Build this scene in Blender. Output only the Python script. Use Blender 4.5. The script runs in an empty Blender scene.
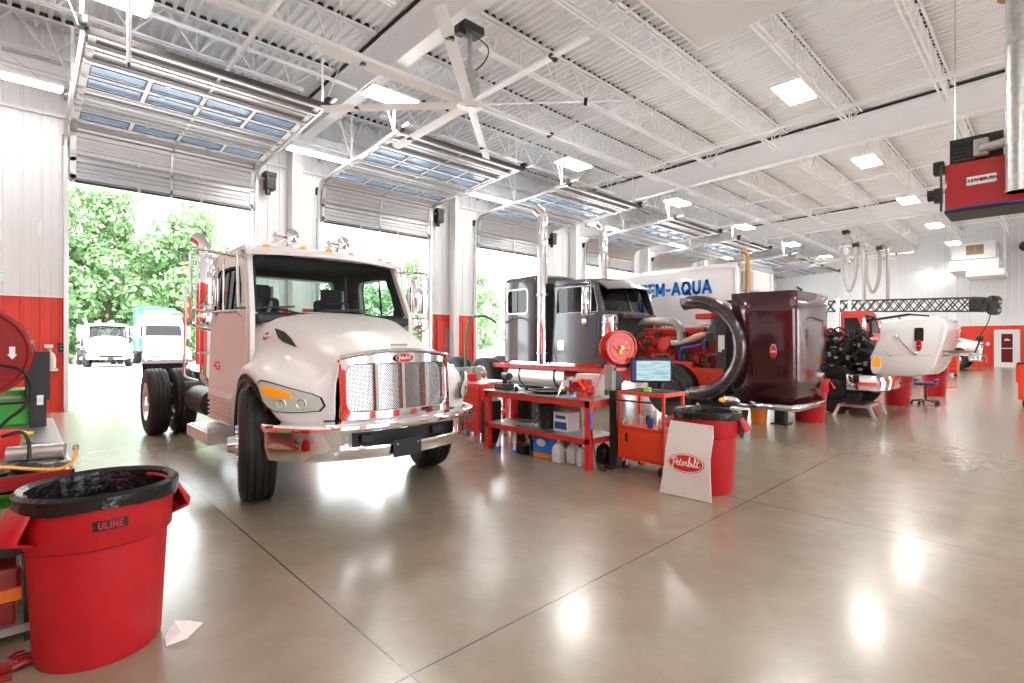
import bpy, bmesh, math, random
from mathutils import Vector, Matrix, Quaternion
PI = math.pi
rnd = random.Random(7)
S = bpy.context.scene
C = S.collection
def V(*a): return Vector(a)
def lerp(a, b, t): return a + (b-a)*t
# ---------------------------------------------------------------- mesh builder
def frame(d):
    d = Vector(d).normalized()
    up = Vector((0, 0, 1)) if abs(d.z) < .95 else Vector((0, 1, 0))
    x = up.cross(d).normalized(); y = d.cross(x).normalized()
    return x, y, d
class B:
    def __init__(s): s.bm = bmesh.new(); s.mi = 0; s.M = None
    def _v(s, co):
        co = Vector(co)
        if s.M is not None: co = s.M @ co
        return s.bm.verts.new(co)
    def _f(s, vs):
        try:
            f = s.bm.faces.new(vs); f.material_index = s.mi; return f
        except ValueError: return None
    def box(s, c, sz, R=None, bev=0, seg=2):
        hx, hy, hz = sz[0]/2, sz[1]/2, sz[2]/2
        c = Vector(c); vs = []
        for dx, dy, dz in ((-1,-1,-1),(1,-1,-1),(1,1,-1),(-1,1,-1),(-1,-1,1),(1,-1,1),(1,1,1),(-1,1,1)):
            p = Vector((dx*hx, dy*hy, dz*hz))
            if R is not None: p = R @ p
            vs.append(s._v(c+p))
        fs = [s._f([vs[i] for i in q]) for q in ((0,3,2,1),(4,5,6,7),(0,1,5,4),(1,2,6,5),(2,3,7,6),(3,0,4,7))]
        if bev:
            es = list({e for f in fs for e in f.edges})
            r = bmesh.ops.bevel(s.bm, geom=es, offset=bev, segments=seg, affect='EDGES', profile=.5)
            for f in r['faces']: f.material_index = s.mi
        return s
    def b2(s, lo, hi, bev=0, seg=2):
        lo, hi = Vector(lo), Vector(hi)
        return s.box((lo+hi)/2, hi-lo, None, bev, seg)
    def bar(s, p, q, w, h=None, up=None):
        p, q = Vector(p), Vector(q); h = h or w
        d = q-p; L = d.length
        if L < 1e-6: return s
        x, y, z = frame(d)
        if up is not None:
            z = d.normalized(); x = Vector(up).cross(z).normalized(); y = z.cross(x)
        R = Matrix((x, y, z)).transposed()
        return s.box((p+q)/2, (w, h, L), R)
    def loft(s, rings, close=True, cap=True, capmat=None):
        R = [[s._v(p) for p in r] for r in rings]
        n = len(R[0])
        for a, b in zip(R[:-1], R[1:]):
            for i in range(n if close else n-1):
                j = (i+1) % n
                s._f([a[i], a[j], b[j], b[i]])
        if cap and close:
            s._f(list(reversed(R[0]))); s._f(R[-1])
        return R
    def cyl(s, p, q, r, r2=None, n=16, cap=True):
        p, q = Vector(p), Vector(q); r2 = r if r2 is None else r2
        x, y, z = frame(q-p)
        rg = []
        for c, rr in ((p, r), (q, r2)):
            rg.append([c + (x*math.cos(a)+y*math.sin(a))*rr for a in [2*PI*i/n for i in range(n)]])
        s.loft(rg, cap=cap); return s
    def tube(s, pts, r, n=8, cap=True, sx=1, sy=1):
        pts = [Vector(p) for p in pts]
        rr = r if isinstance(r, (list, tuple)) else [r]*len(pts)
        d0 = (pts[1]-pts[0]).normalized(); x, y, _ = frame(d0); rg = []; pd = d0
        for i, p in enumerate(pts):
            if i == 0: d = d0
            elif i == len(pts)-1: d = (pts[i]-pts[i-1]).normalized()
            else: d = ((pts[i+1]-pts[i]).normalized()+(pts[i]-pts[i-1]).normalized()).normalized()
            q = pd.rotation_difference(d); x = q @ x; y = q @ y; pd = d
            rg.append([p+(x*math.cos(a)*sx+y*math.sin(a)*sy)*rr[i] for a in [2*PI*k/n for k in range(n)]])
        s.loft(rg, cap=cap); return s
    def lathe(s, prof, c=(0,0,0), ax=(0,0,1), n=32, a0=0, a1=2*PI):
        # prof: list of (radius, height along axis)
        c = Vector(c); x, y, z = frame(ax); full = abs(a1-a0-2*PI) < 1e-6
        m = n if full else n+1
        R = []
        for k in range(m):
            a = a0+(a1-a0)*k/n
            R.append([s._v(c+(x*math.cos(a)+y*math.sin(a))*r+z*h) for r, h in prof])
        for k in range(n):
            a, b = R[k], R[(k+1) % m]
            for i in range(len(prof)-1):
                if prof[i][0] < 1e-6 and prof[i+1][0] < 1e-6: continue
                s._f([a[i], b[i], b[i+1], a[i+1]])
        return s
    def sphere(s, c, r, n=16, m=10, sc=(1,1,1)):
        pr = [(math.sin(PI*i/m), -math.cos(PI*i/m)) for i in range(m+1)]
        c = Vector(c); R = []
        for k in range(n):
            a = 2*PI*k/n
            R.append([s._v(c+Vector((math.cos(a)*p*r*sc[0], math.sin(a)*p*r*sc[1], h*r*sc[2]))) for p, h in pr])
        for k in range(n):
            a, b = R[k], R[(k+1) % n]
            for i in range(m): s._f([a[i], b[i], b[i+1], a[i+1]])
        return s
    def plate(s, outer, holes, fn, th, ml=0):
        # polygon with holes in 2-D mapped by fn to 3-D and thickened along vector th
        th = Vector(th)
        t = bmesh.new(); loops = [outer]+list(holes)
        for lp in loops:
            vs = [t.verts.new((a, b, 0)) for a, b in lp]
            for i in range(len(vs)): t.edges.new((vs[i], vs[(i+1) % len(vs)]))
        bmesh.ops.triangle_fill(t, use_beauty=True, use_dissolve=False, edges=t.edges[:])
        for _ in range(4 if ml else 0):
            es = [e for e in t.edges if not e.is_boundary and e.calc_length() > ml]
            if not es: break
            bmesh.ops.subdivide_edges(t, edges=es, cuts=1); bmesh.ops.triangulate(t, faces=t.faces[:])
        t.verts.index_update()
        t.verts.ensure_lookup_table()
        A = [s._v(Vector(fn(v.co.x, v.co.y))) for v in t.verts]
        Bv = [s._v(Vector(fn(v.co.x, v.co.y))+th) for v in t.verts]
        for f in t.faces:
            ix = [v.index for v in f.verts]
            s._f([A[i] for i in ix]); s._f([Bv[i] for i in reversed(ix)])
        base = 0
        for lp in loops:
            n = len(lp)
            for i in range(n):
                j = (i+1) % n
                s._f([A[base+i], A[base+j], Bv[base+j], Bv[base+i]])
            base += n
        t.free(); return s
    def build(s, name, mat, parent=None, smooth=False, W=None, sub=0, loc=None, angle=35, bev=0, solid=0):
        o = W
        if o is None and parent is not None: o = ORG.get(root(parent).name)
        if o is not None: bmesh.ops.translate(s.bm, verts=s.bm.verts, vec=-Vector(o))
        bmesh.ops.recalc_face_normals(s.bm, faces=s.bm.faces)
        me = bpy.data.meshes.new(name); s.bm.to_mesh(me); s.bm.free()
        for m in (mat if isinstance(mat, (list, tuple)) else [mat]): me.materials.append(M[m] if isinstance(m, str) else m)
        ob = bpy.data.objects.new(name, me); C.objects.link(ob)
        if parent is not None: ob.parent = parent
        if loc is not None: ob.location = loc
        elif W is not None and parent is None: ob.location = W
        if smooth:
            for p in me.polygons: p.use_smooth = True
            if not sub: me.set_sharp_from_angle(angle=math.radians(angle))
        if solid:
            md = ob.modifiers.new('solid', 'SOLIDIFY'); md.thickness = solid; md.offset = -1
        if sub:
            md = ob.modifiers.new('sub', 'SUBSURF'); md.levels = sub; md.render_levels = sub
        if bev:
            md = ob.modifiers.new('bev', 'BEVEL'); md.width = bev; md.segments = 2; md.limit_method = 'ANGLE'
        return ob
ORG = {}
def root(o):
    while o.parent is not None: o = o.parent
    return o
def thing(name, label, cat, loc=(0,0,0), rz=0, group=None, world=True):
    o = bpy.data.objects.new(name, None); C.objects.link(o); o.empty_display_size = .2
    o.location = loc; o.rotation_euler = (0, 0, rz)
    o['label'] = label; o['category'] = cat
    if group: o['group'] = group
    if world and rz == 0: ORG[o.name] = Vector(loc)
    return o
def tag(o, label, cat, group=None, kind=None):
    o['label'] = label; o['category'] = cat
    if group: o['group'] = group
    if kind: o['kind'] = kind
    return o
def lab(o, l): o['label'] = l; return o
def struct(name, world=False, loc=(0,0,0)):
    o = bpy.data.objects.new(name, None); C.objects.link(o); o['kind'] = 'structure'; o.location = loc
    return o
def st(o): o['kind'] = 'structure'; return o
def dup(o, loc=None, rz=None, label=None, parent=None):
    c = o.copy(); C.objects.link(c)
    if parent is not None: c.parent = parent
    if loc is not None: c.location = loc
    if rz is not None: c.rotation_euler = (0, 0, rz)
    if label: c['label'] = label
    for ch in list(o.children): dup(ch, parent=c)
    return c
def rrect(x0, y0, x1, y1, r, n=4):
    out = []
    for cx, cy, a in ((x1-r, y0+r, -PI/2), (x1-r, y1-r, 0), (x0+r, y1-r, PI/2), (x0+r, y0+r, PI)):
        for i in range(n+1):
            t = a+PI/2*i/n; out.append((cx+r*math.cos(t), cy+r*math.sin(t)))
    return out
def oval(cx, cy, a, b, n=28): return [(cx+a*math.cos(2*PI*i/n), cy+b*math.sin(2*PI*i/n)) for i in range(n)]
def smoothpath(pts, k=6):
    pts = [Vector(p) for p in pts]; out = []
    for i in range(len(pts)-1):
        p0 = pts[max(i-1, 0)]; p1 = pts[i]; p2 = pts[i+1]; p3 = pts[min(i+2, len(pts)-1)]
        for j in range(k):
            t = j/k
            out.append(.5*((2*p1)+(p2-p0)*t+(2*p0-5*p1+4*p2-p3)*t*t+(3*p1-p0-3*p2+p3)*t**3))
    out.append(pts[-1]); return out
def fillet(pts, r, k=5):
    pts = [Vector(p) for p in pts]; out = [pts[0]]
    for i in range(1, len(pts)-1):
        a, b, c = pts[i-1], pts[i], pts[i+1]
        rr = min(r, (a-b).length*.49, (c-b).length*.49)
        p = b+(a-b).normalized()*rr; q = b+(c-b).normalized()*rr
        for j in range(k+1):
            t = j/k; out.append((1-t)**2*p+2*t*(1-t)*b+t*t*q)
    out.append(pts[-1]); return out
def text(name, body, size, mat, parent, org, xdir, ydir, ext=.002, align='CENTER', shear=0, bold=0, W=None, sp=1):
    cu = bpy.data.curves.new(name, 'FONT'); cu.body = body; cu.size = size; cu.extrude = ext; cu.align_x = align; cu.align_y = 'CENTER'
    cu.shear = shear; cu.space_character = sp; cu.offset = bold; cu.resolution_u = 3
    t = bpy.data.objects.new(name, cu); C.objects.link(t)
    dg = bpy.context.evaluated_depsgraph_get()
    me = bpy.data.meshes.new_from_object(t.evaluated_get(dg)); me.name = name
    bpy.data.objects.remove(t); bpy.data.curves.remove(cu)
    x = Vector(xdir).normalized(); y = Vector(ydir).normalized(); z = x.cross(y)
    R = Matrix((x, y, z)).transposed().to_4x4(); R.translation = Vector(org)
    me.transform(R)
    o0 = ORG.get(root(parent).name) if parent is not None else W
    if o0 is not None: me.transform(Matrix.Translation(-Vector(o0)))
    me.materials.clear(); me.materials.append(M[mat])
    ob = bpy.data.objects.new(name, me); C.objects.link(ob)
    if parent is not None: ob.parent = parent
    return ob
GLYPH = {'C':[[(.62,.8),(.5,.95),(.32,1),(.14,.92),(.04,.7),(.0,.5),(.04,.3),(.14,.08),(.32,0),(.5,.05),(.62,.2)]],
 'H':[[(.04,0),(.04,1)],[(.6,0),(.6,1)],[(.04,.5),(.6,.5)]],'E':[[(.5,0),(.04,0),(.04,1),(.5,1)],[(.04,.5),(.44,.5)]],
 'M':[[(.04,0),(.04,1),(.38,.25),(.72,1),(.72,0)]],'-':[[(.0,.42),(.3,.42)]],'A':[[(.0,0),(.34,1),(.68,0)],[(.14,.3),(.54,.3)]],
 'Q':[[(.36,0),(.14,.08),(.0,.5),(.14,.92),(.36,1),(.58,.92),(.72,.5),(.58,.08),(.36,0)],[(.44,.28),(.76,-.06)]],
 'U':[[(.04,1),(.04,.3),(.14,.06),(.32,0),(.5,.06),(.6,.3),(.6,1)]],'L':[[(.04,1),(.04,0),(.46,0)]],'I':[[(.04,0),(.04,1)]],'N':[[(.04,0),(.04,1),(.58,0),(.58,1)]]}
GW = {'C':.62,'H':.64,'E':.5,'M':.76,'-':.3,'A':.68,'Q':.74,'U':.64,'L':.46,'I':.08,'N':.62}
def blockletters(b, word, fn, nrm, height, th, depth, gap=.24):
    W = (sum(GW[c] for c in word)+gap*(len(word)-1))*height; u0 = -W/2
    for c in word:
        for st in GLYPH[c]:
            for p, q in zip(st[:-1], st[1:]):
                A = Vector((p[0], p[1]))*height; Bq = Vector((q[0], q[1]))*height
                d = (Bq-A).normalized()*th*.35
                A -= d; Bq += d
                P_ = Vector(fn(u0+A.x, A.y-height/2)); Q_ = Vector(fn(u0+Bq.x, Bq.y-height/2))
                b.bar(P_, Q_, depth, th, up=(Q_-P_).cross(Vector(nrm)))
        u0 += (GW[c]+gap)*height
SCRIPT = [  # cursive strokes of the truck maker's word mark, unit height letters
 [(.1,-.55),(.2,.1),(.32,.8),(.3,.95)], [(.0,.62),(.15,.88),(.5,1.0),(.78,.82),(.7,.5),(.42,.32),(.25,.36)],
 [(.62,.12),(.85,.28),(.98,.42),(.88,.52),(.76,.36),(.78,.1),(.92,0),(1.12,.14)],
 [(1.12,.14),(1.25,.5),(1.36,.9)], [(1.12,.6),(1.5,.66)], [(1.25,.5),(1.22,.1),(1.34,0),(1.5,.12)],
 [(1.5,.12),(1.7,.3),(1.8,.44),(1.7,.52),(1.6,.36),(1.62,.1),(1.76,0),(1.95,.16)],
 [(1.95,.16),(2.05,.5),(2.0,.56),(2.15,.5),(2.25,.5),(2.2,.1),(2.32,0),(2.45,.15)],
 [(2.45,.15),(2.65,.7),(2.72,1.1),(2.62,1.15),(2.55,.7),(2.56,.1),(2.7,0),(2.85,.2),(2.82,.42),(2.68,.45)],
 [(2.82,.42),(3.02,.4),(3.02,.1),(3.12,0),(3.25,.15)], [(3.07,.68),(3.1,.74)],
 [(3.25,.15),(3.48,.7),(3.52,1.1),(3.42,1.1),(3.38,.6),(3.38,.1),(3.5,0),(3.65,.15)],
 [(3.65,.15),(3.8,.5),(3.9,.95)], [(3.6,.62),(4.1,.7)], [(3.8,.5),(3.76,.1),(3.9,0),(4.15,.2)]]
def script(b, fn, w, r):
    # fn maps (u,v) metres to 3-D; word is w wide and centred
    k = w/4.2
    for stt in SCRIPT:
        p = smoothpath([Vector(((u-2.05)*k, (v-.35)*k*1.05, 0)) for u, v in stt], 3)
        b.tube([fn(q.x, q.y) for q in p], r, 5)
def emblem(parent, c, xdir, ydir, a, b, name='oval_emblem', wr=None):
    x = Vector(xdir).normalized(); y = Vector(ydir).normalized(); z = x.cross(y); c = Vector(c)
    def at(h): return lambda u, v: c+x*u+y*v+z*h
    g = B(); g.plate(oval(0,0,a,b), [], at(0), z*.010); em = g.build(name, 'chrome', parent, W=None)
    g = B(); g.plate(oval(0,0,a*.93,b*.88), [], at(.0101), z*.003); lab(g.build('red_field', 'red_enamel', em), 'deep red enamel oval field')
    g = B(); script(g, at(.0135), a*1.5, a*.022); g.build('script_lettering', 'white_paint', em)
    return em
# ---------------------------------------------------------------- materials
M = {}
def nodes(m): m.use_nodes = True; return m.node_tree.nodes, m.node_tree.links
def mat(name, col, rough=.5, metal=0., spec=.5, coat=0., emit=0., ecol=None, bump=0., bscale=40., var=0., vscale=3., rvar=0., alpha=None, sheen=0, cr=.05, stretch=None):
    m = bpy.data.materials.new(name); N, L = nodes(m); p = N['Principled BSDF']
    p.inputs['Base Color'].default_value = (*col, 1); p.inputs['Roughness'].default_value = rough
    p.inputs['Metallic'].default_value = metal; p.inputs['Specular IOR Level'].default_value = spec
    p.inputs['Coat Weight'].default_value = coat; p.inputs['Coat Roughness'].default_value = cr
    if emit:
        p.inputs['Emission Color'].default_value = (*(ecol or col), 1); p.inputs['Emission Strength'].default_value = emit
    if var or bump or rvar:
        tc = N.new('ShaderNodeTexCoord'); mp = N.new('ShaderNodeMapping'); L.new(tc.outputs['Object'], mp.inputs[0])
        if stretch: mp.inputs['Scale'].default_value = stretch
        if var or rvar:
            n = N.new('ShaderNodeTexNoise'); n.inputs['Scale'].default_value = vscale; n.inputs['Detail'].default_value = 6
            L.new(mp.outputs[0], n.inputs['Vector'])
            if var:
                r = N.new('ShaderNodeMapRange'); r.inputs[1].default_value = .3; r.inputs[2].default_value = .7
                r.inputs[3].default_value = 1-var; r.inputs[4].default_value = 1+var*.5
                L.new(n.outputs[0], r.inputs[0])
                mx = N.new('ShaderNodeMix'); mx.data_type = 'RGBA'; mx.blend_type = 'MULTIPLY'; mx.inputs[0].default_value = 1
                mx.inputs[6].default_value = (*col, 1); L.new(r.outputs[0], mx.inputs[7]); L.new(mx.outputs[2], p.inputs['Base Color'])
            if rvar:
                r = N.new('ShaderNodeMapRange'); r.inputs[1].default_value = .3; r.inputs[2].default_value = .7
                r.inputs[3].default_value = max(0, rough-rvar); r.inputs[4].default_value = rough+rvar
                L.new(n.outputs[0], r.inputs[0]); L.new(r.outputs[0], p.inputs['Roughness'])
        if bump:
            n2 = N.new('ShaderNodeTexNoise'); n2.inputs['Scale'].default_value = bscale; n2.inputs['Detail'].default_value = 4
            bp = N.new('ShaderNodeBump'); bp.inputs['Strength'].default_value = bump; bp.inputs['Distance'].default_value = .01
            L.new(mp.outputs[0], n2.inputs['Vector']); L.new(n2.outputs[0], bp.inputs['Height']); L.new(bp.outputs[0], p.inputs['Normal'])
    M[name] = m; return m
def glassmat(name, tint, rough=.0, refl=1.0, base=.04):
    m = bpy.data.materials.new(name); N, L = nodes(m); N.remove(N['Principled BSDF'])
    out = N['Material Output']; t = N.new('ShaderNodeBsdfTransparent'); t.inputs[0].default_value = (*tint, 1)
    g = N.new('ShaderNodeBsdfGlossy'); g.inputs['Roughness'].default_value = rough
    lw = N.new('ShaderNodeFresnel'); lw.inputs[0].default_value = 1.5
    mx = N.new('ShaderNodeMixShader')
    ge = N.new('ShaderNodeNewGeometry'); iv = N.new('ShaderNodeMath'); iv.operation = 'SUBTRACT'; iv.inputs[0].default_value = 1; L.new(ge.outputs['Backfacing'], iv.inputs[1])
    mu = N.new('ShaderNodeMath'); mu.operation = 'MULTIPLY'; L.new(lw.outputs[0], mu.inputs[0]); L.new(iv.outputs[0], mu.inputs[1]); L.new(mu.outputs[0], mx.inputs[0])
    mx = mx; L.new(t.outputs[0], mx.inputs[1]); L.new(g.outputs[0], mx.inputs[2])
    L.new(mx.outputs[0], out.inputs[0]); M[name] = m; return m
mat('white_paint', (.89,.89,.885), .4, var=.03, vscale=2)
mat('wall_white', (.83,.835,.84), .42, var=.04, vscale=1.2, stretch=(1,1,.3))
mat('deck_white', (.88,.885,.89), .55, var=.04, vscale=.7)
mat('steel_white', (.90,.905,.91), .45, var=.03, vscale=3)
mat('gap_shade', (.03,.03,.03), .8)  # near-black that stands in for the shade in gaps
mat('red_wall', (.78,.045,.02), .38, var=.06, vscale=1.5)
mat('red_paint', (.72,.03,.02), .35, var=.12, vscale=5, coat=.2)
mat('orange_red', (.88,.07,.02), .35, var=.06, vscale=4, coat=.3)
mat('red_plastic', (.50,.007,.016), .42, var=.12, vscale=6, bump=.15, bscale=30)
mat('red_enamel', (.5,.01,.02), .25, coat=.5)
mat('red_dark', (.30,.012,.015), .35, coat=.3, var=.1)
mat('orange', (.95,.25,.02), .4)
mat('amber', (1.0,.33,.01), .15, coat=1, emit=.25)
mat('chrome', (.90,.90,.91), .05, metal=1)
mat('brushed', (.72,.72,.72), .28, metal=1, bump=.1, bscale=60)
mat('alu_tread', (.80,.79,.77), .4, metal=.4, bump=.3, bscale=50)
mat('galv', (.58,.58,.57), .38, metal=.9, var=.2, vscale=12, rvar=.1)
mat('door_steel', (.52,.52,.52), .34, metal=.45, var=.06, vscale=2)
mat('track_steel', (.66,.66,.65), .35, metal=.7)
mat('rubber', (.011,.011,.011), .65, bump=.15, bscale=60)
mat('tyre_rubber', (.013,.013,.013), .6, var=.3, vscale=8, bump=.1, bscale=90)
mat('black_plastic', (.012,.012,.013), .42, var=.2, vscale=8)
mat('black_paint', (.015,.015,.016), .3, coat=.3)
mat('black_satin', (.018,.018,.019), .5)
mat('liner', (.008,.008,.009), .2, bump=.8, bscale=25)
mat('pearl_white', (.86,.84,.82), .33, coat=.2, spec=.3)
mat('white_gloss', (.86,.86,.86), .25, coat=.8)
mat('grey_paint', (.05,.047,.054), .25, coat=1, metal=.3)
mat('hood_red_reflection', (.055,.010,.017), .16, coat=.8, metal=.35)  # dark grey hood paint with its red reflection put into the colour
mat('visor_grey', (.16,.15,.145), .35, coat=.4)
mat('engine_red', (.68,.035,.02), .38, var=.3, vscale=12, bump=.3, bscale=25)
mat('engine_black', (.03,.028,.026), .5, var=.4, vscale=14, bump=.4, bscale=30)
mat('cast_grey', (.42,.40,.38), .45, metal=.6, var=.2, vscale=12, bump=.2)
mat('copper', (.55,.27,.18), .4, metal=.7)
mat('blue_hose', (.03,.08,.5), .35)
mat('blue_plastic', (.03,.07,.30), .4)
mat('blue_tape', (.02,.25,.85), .4)
mat('white_plastic', (.80,.80,.78), .35)
mat('clear_plastic', (.75,.78,.80), .25)
mat('cardboard', (.45,.33,.2), .8, var=.1)
mat('wood', (.50,.38,.24), .6, var=.25, vscale=3, stretch=(8,1,8))
mat('board', (.80,.77,.73), .5, var=.05, vscale=6)
mat('green_paint', (.06,.62,.06), .4, coat=.2)
mat('yellow', (.85,.6,.02), .4)
mat('amber_hose', (.8,.42,.05), .4)
mat('green_note', (.35,.8,.1), .6)
mat('dark_green', (.03,.16,.07), .4)
mat('glass_red', (.16,.02,.025), .08)
mat('heater_red', (.42,.008,.012), .3, coat=.4)
mat('bronze_dark', (.25,.2,.13), .5)
mat('steel_top', (.42,.42,.42), .35, metal=.7, var=.25, vscale=5, rvar=.12)
mat('paper', (.85,.85,.84), .7)
mat('seat_cloth', (.03,.03,.035), .8)
mat('green_sign', (.0,.45,.15), .4, emit=.8, ecol=(.0,.6,.2))
mat('blue_letter', (.0,.23,.75), .4)
mat('teal', (.02,.55,.58), .3, coat=.5)
mat('headlamp_inner', (.86,.86,.86), .25, coat=.5)
mat('lamp_glow', (1,.97,.92), .5, emit=44, ecol=(1,.97,.93))
mat('strip_glow', (1,.98,.95), .5, emit=12, ecol=(1,.98,.96))
mat('blue_cushion', (.03,.05,.20), .6)
mat('asphalt', (.62,.62,.61), .85, var=.06, vscale=.5)
mat('bark', (.16,.11,.07), .9)
mat('bronze_pipe', (.45,.25,.1), .35, metal=.8)
mat('hvac', (.80,.80,.79), .45)
mat('vest', (.55,.50,.43), .7)
mat('roof_outer', (.5,.5,.5), .8)
glassmat('glass', (.93,.97,.95))
glassmat('glass_tint', (.80,.88,.86))
glassmat('glass_dark', (.18,.19,.20))
def leafmat(name, col):
    m = mat(name, col, .5, var=.35, vscale=.6); p = m.node_tree.nodes['Principled BSDF']
    N, L = nodes(m); out = N['Material Output']; tr = N.new('ShaderNodeBsdfTranslucent'); tr.inputs[0].default_value = (col[0]*1.3, col[1]*1.2, col[2], 1)
    mx = N.new('ShaderNodeMixShader'); mx.inputs[0].default_value = .4
    L.new(p.outputs[0], mx.inputs[1]); L.new(tr.outputs[0], mx.inputs[2]); L.new(mx.outputs[0], out.inputs[0])
leafmat('leaf_a', (.17,.30,.13)); leafmat('leaf_b', (.10,.20,.09)); leafmat('leaf_c', (.36,.44,.27))
# screen
def screenmat():
    m = bpy.data.materials.new('screen'); N, L = nodes(m); p = N['Principled BSDF']
    tc = N.new('ShaderNodeTexCoord'); sp = N.new('ShaderNodeSeparateXYZ'); L.new(tc.outputs['Object'], sp.inputs[0])
    w = N.new('ShaderNodeTexNoise'); w.inputs['Scale'].default_value = 14
    mp = N.new('ShaderNodeMapping'); mp.inputs['Scale'].default_value = (.4,.4,5); L.new(tc.outputs['Object'], mp.inputs[0]); L.new(mp.outputs[0], w.inputs[0])
    r = N.new('ShaderNodeValToRGB'); r.color_ramp.elements[0].position = .4; r.color_ramp.elements[0].color = (.35,.65,.72,1)
    r.color_ramp.elements[1].position = .6; r.color_ramp.elements[1].color = (.75,.92,.95,1); L.new(w.outputs[0], r.inputs[0])
    p.inputs['Base Color'].default_value = (0,0,0,1); L.new(r.outputs[0], p.inputs['Emission Color']); p.inputs['Emission Strength'].default_value = .42
    M['screen'] = m
screenmat()
# perforated grille: alternating bright / dark weave from object coordinates
def grillemat():
    m = bpy.data.materials.new('grille_mesh'); N, L = nodes(m); p = N['Principled BSDF']
    tc = N.new('ShaderNodeTexCoord'); mp = N.new('ShaderNodeMapping'); mp.inputs['Rotation'].default_value = (0, PI/4, 0); mp.inputs['Scale'].default_value = (1,0,1)
    L.new(tc.outputs['Object'], mp.inputs[0])
    v = N.new('ShaderNodeTexVoronoi'); v.inputs['Scale'].default_value = 60; v.inputs['Randomness'].default_value = 0; L.new(mp.outputs[0], v.inputs['Vector'])
    r = N.new('ShaderNodeValToRGB'); r.color_ramp.elements[0].position = .30; r.color_ramp.elements[0].color = (.02,.02,.02,1)
    r.color_ramp.elements[1].position = .42; r.color_ramp.elements[1].color = (.42,.42,.42,1); L.new(v.outputs['Distance'], r.inputs[0])
    L.new(r.outputs[0], p.inputs['Base Color']); p.inputs['Metallic'].default_value = .85; p.inputs['Roughness'].default_value = .25
    M['grille_mesh'] = m
grillemat()
def concrete():
    m = bpy.data.materials.new('concrete'); N, L = nodes(m); p = N['Principled BSDF']
    tc = N.new('ShaderNodeTexCoord')
    n1 = N.new('ShaderNodeTexNoise'); n1.inputs['Scale'].default_value = .55; n1.inputs['Detail'].default_value = 8; n1.inputs['Roughness'].default_value = .62
    n2 = N.new('ShaderNodeTexNoise'); n2.inputs['Scale'].default_value = 3.2; n2.inputs['Detail'].default_value = 9; n2.inputs['Roughness'].default_value = .7; n2.inputs['Distortion'].default_value = .6
    for n in (n1, n2): L.new(tc.outputs['Object'], n.inputs['Vector'])
    r = N.new('ShaderNodeValToRGB'); e = r.color_ramp.elements
    e[0].position = .25; e[0].color = (.215,.168,.115,1); e[1].position = .8; e[1].color = (.36,.298,.218,1)
    mx = N.new('ShaderNodeMix'); mx.data_type = 'FLOAT'; mx.inputs[0].default_value = .5
    L.new(n1.outputs[0], mx.inputs[2]); L.new(n2.outputs[0], mx.inputs[3]); L.new(mx.outputs[0], r.inputs[0])
    # saw-cut joints
    sp = N.new('ShaderNodeSeparateXYZ'); L.new(tc.outputs['Object'], sp.inputs[0]); prev = None
    for ax, off, per in (('X', 1.27, 3.7), ('Y', 2.0, 4.75)):
        a = N.new('ShaderNodeMath'); a.operation = 'SUBTRACT'; a.inputs[1].default_value = off; L.new(sp.outputs[ax], a.inputs[0])
        w = N.new('ShaderNodeMath'); w.operation = 'PINGPONG'; w.inputs[1].default_value = per/2; L.new(a.outputs[0], w.inputs[0])
        # pingpong distance to nearest multiple of per
        c = N.new('ShaderNodeMath'); c.operation = 'GREATER_THAN'; c.inputs[1].default_value = .0045; L.new(w.outputs[0], c.inputs[0])
        if prev is None: prev = c
        else:
            mm = N.new('ShaderNodeMath'); mm.operation = 'MULTIPLY'; L.new(prev.outputs[0], mm.inputs[0]); L.new(c.outputs[0], mm.inputs[1]); prev = mm
    mc = N.new('ShaderNodeMix'); mc.data_type = 'RGBA'; mc.inputs[6].default_value = (.03,.027,.025,1)
    L.new(prev.outputs[0], mc.inputs[0]); L.new(r.outputs[0], mc.inputs[7]); L.new(mc.outputs[2], p.inputs['Base Color'])
    rr = N.new('ShaderNodeMapRange'); rr.inputs[1].default_value = .3; rr.inputs[2].default_value = .7; rr.inputs[3].default_value = .24; rr.inputs[4].default_value = .29
    p.inputs['Roughness'].default_value = .26
    p.inputs['Specular IOR Level'].default_value = .7; p.inputs['Coat Weight'].default_value = .3; p.inputs['Coat Roughness'].default_value = .15
    M['concrete'] = m
concrete()
# ================================================================ THE HALL
WY = 14.8            # inside face of the door wall
XE = 42.0            # far end wall
X0, Y0 = -3.6, -14.0
def RZ(y): return 8.12+.02*(WY-y)       # underside of the roof deck (slopes down towards the doors)
DOORS = [(.73,4.49),(6.26,10.08),(12.12,15.9),(18.5,22.3),(24.3,28.1),(30.9,34.7),(36.7,40.5)]
GX = [-6.6, 5.8, 18.2, 30.6]
g = B(); g.box(((X0+XE)/2, (Y0+WY+.2)/2, -.1), (XE-X0, WY+.2-Y0, .2)); fl = st(g.build('floor', 'concrete'))
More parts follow.
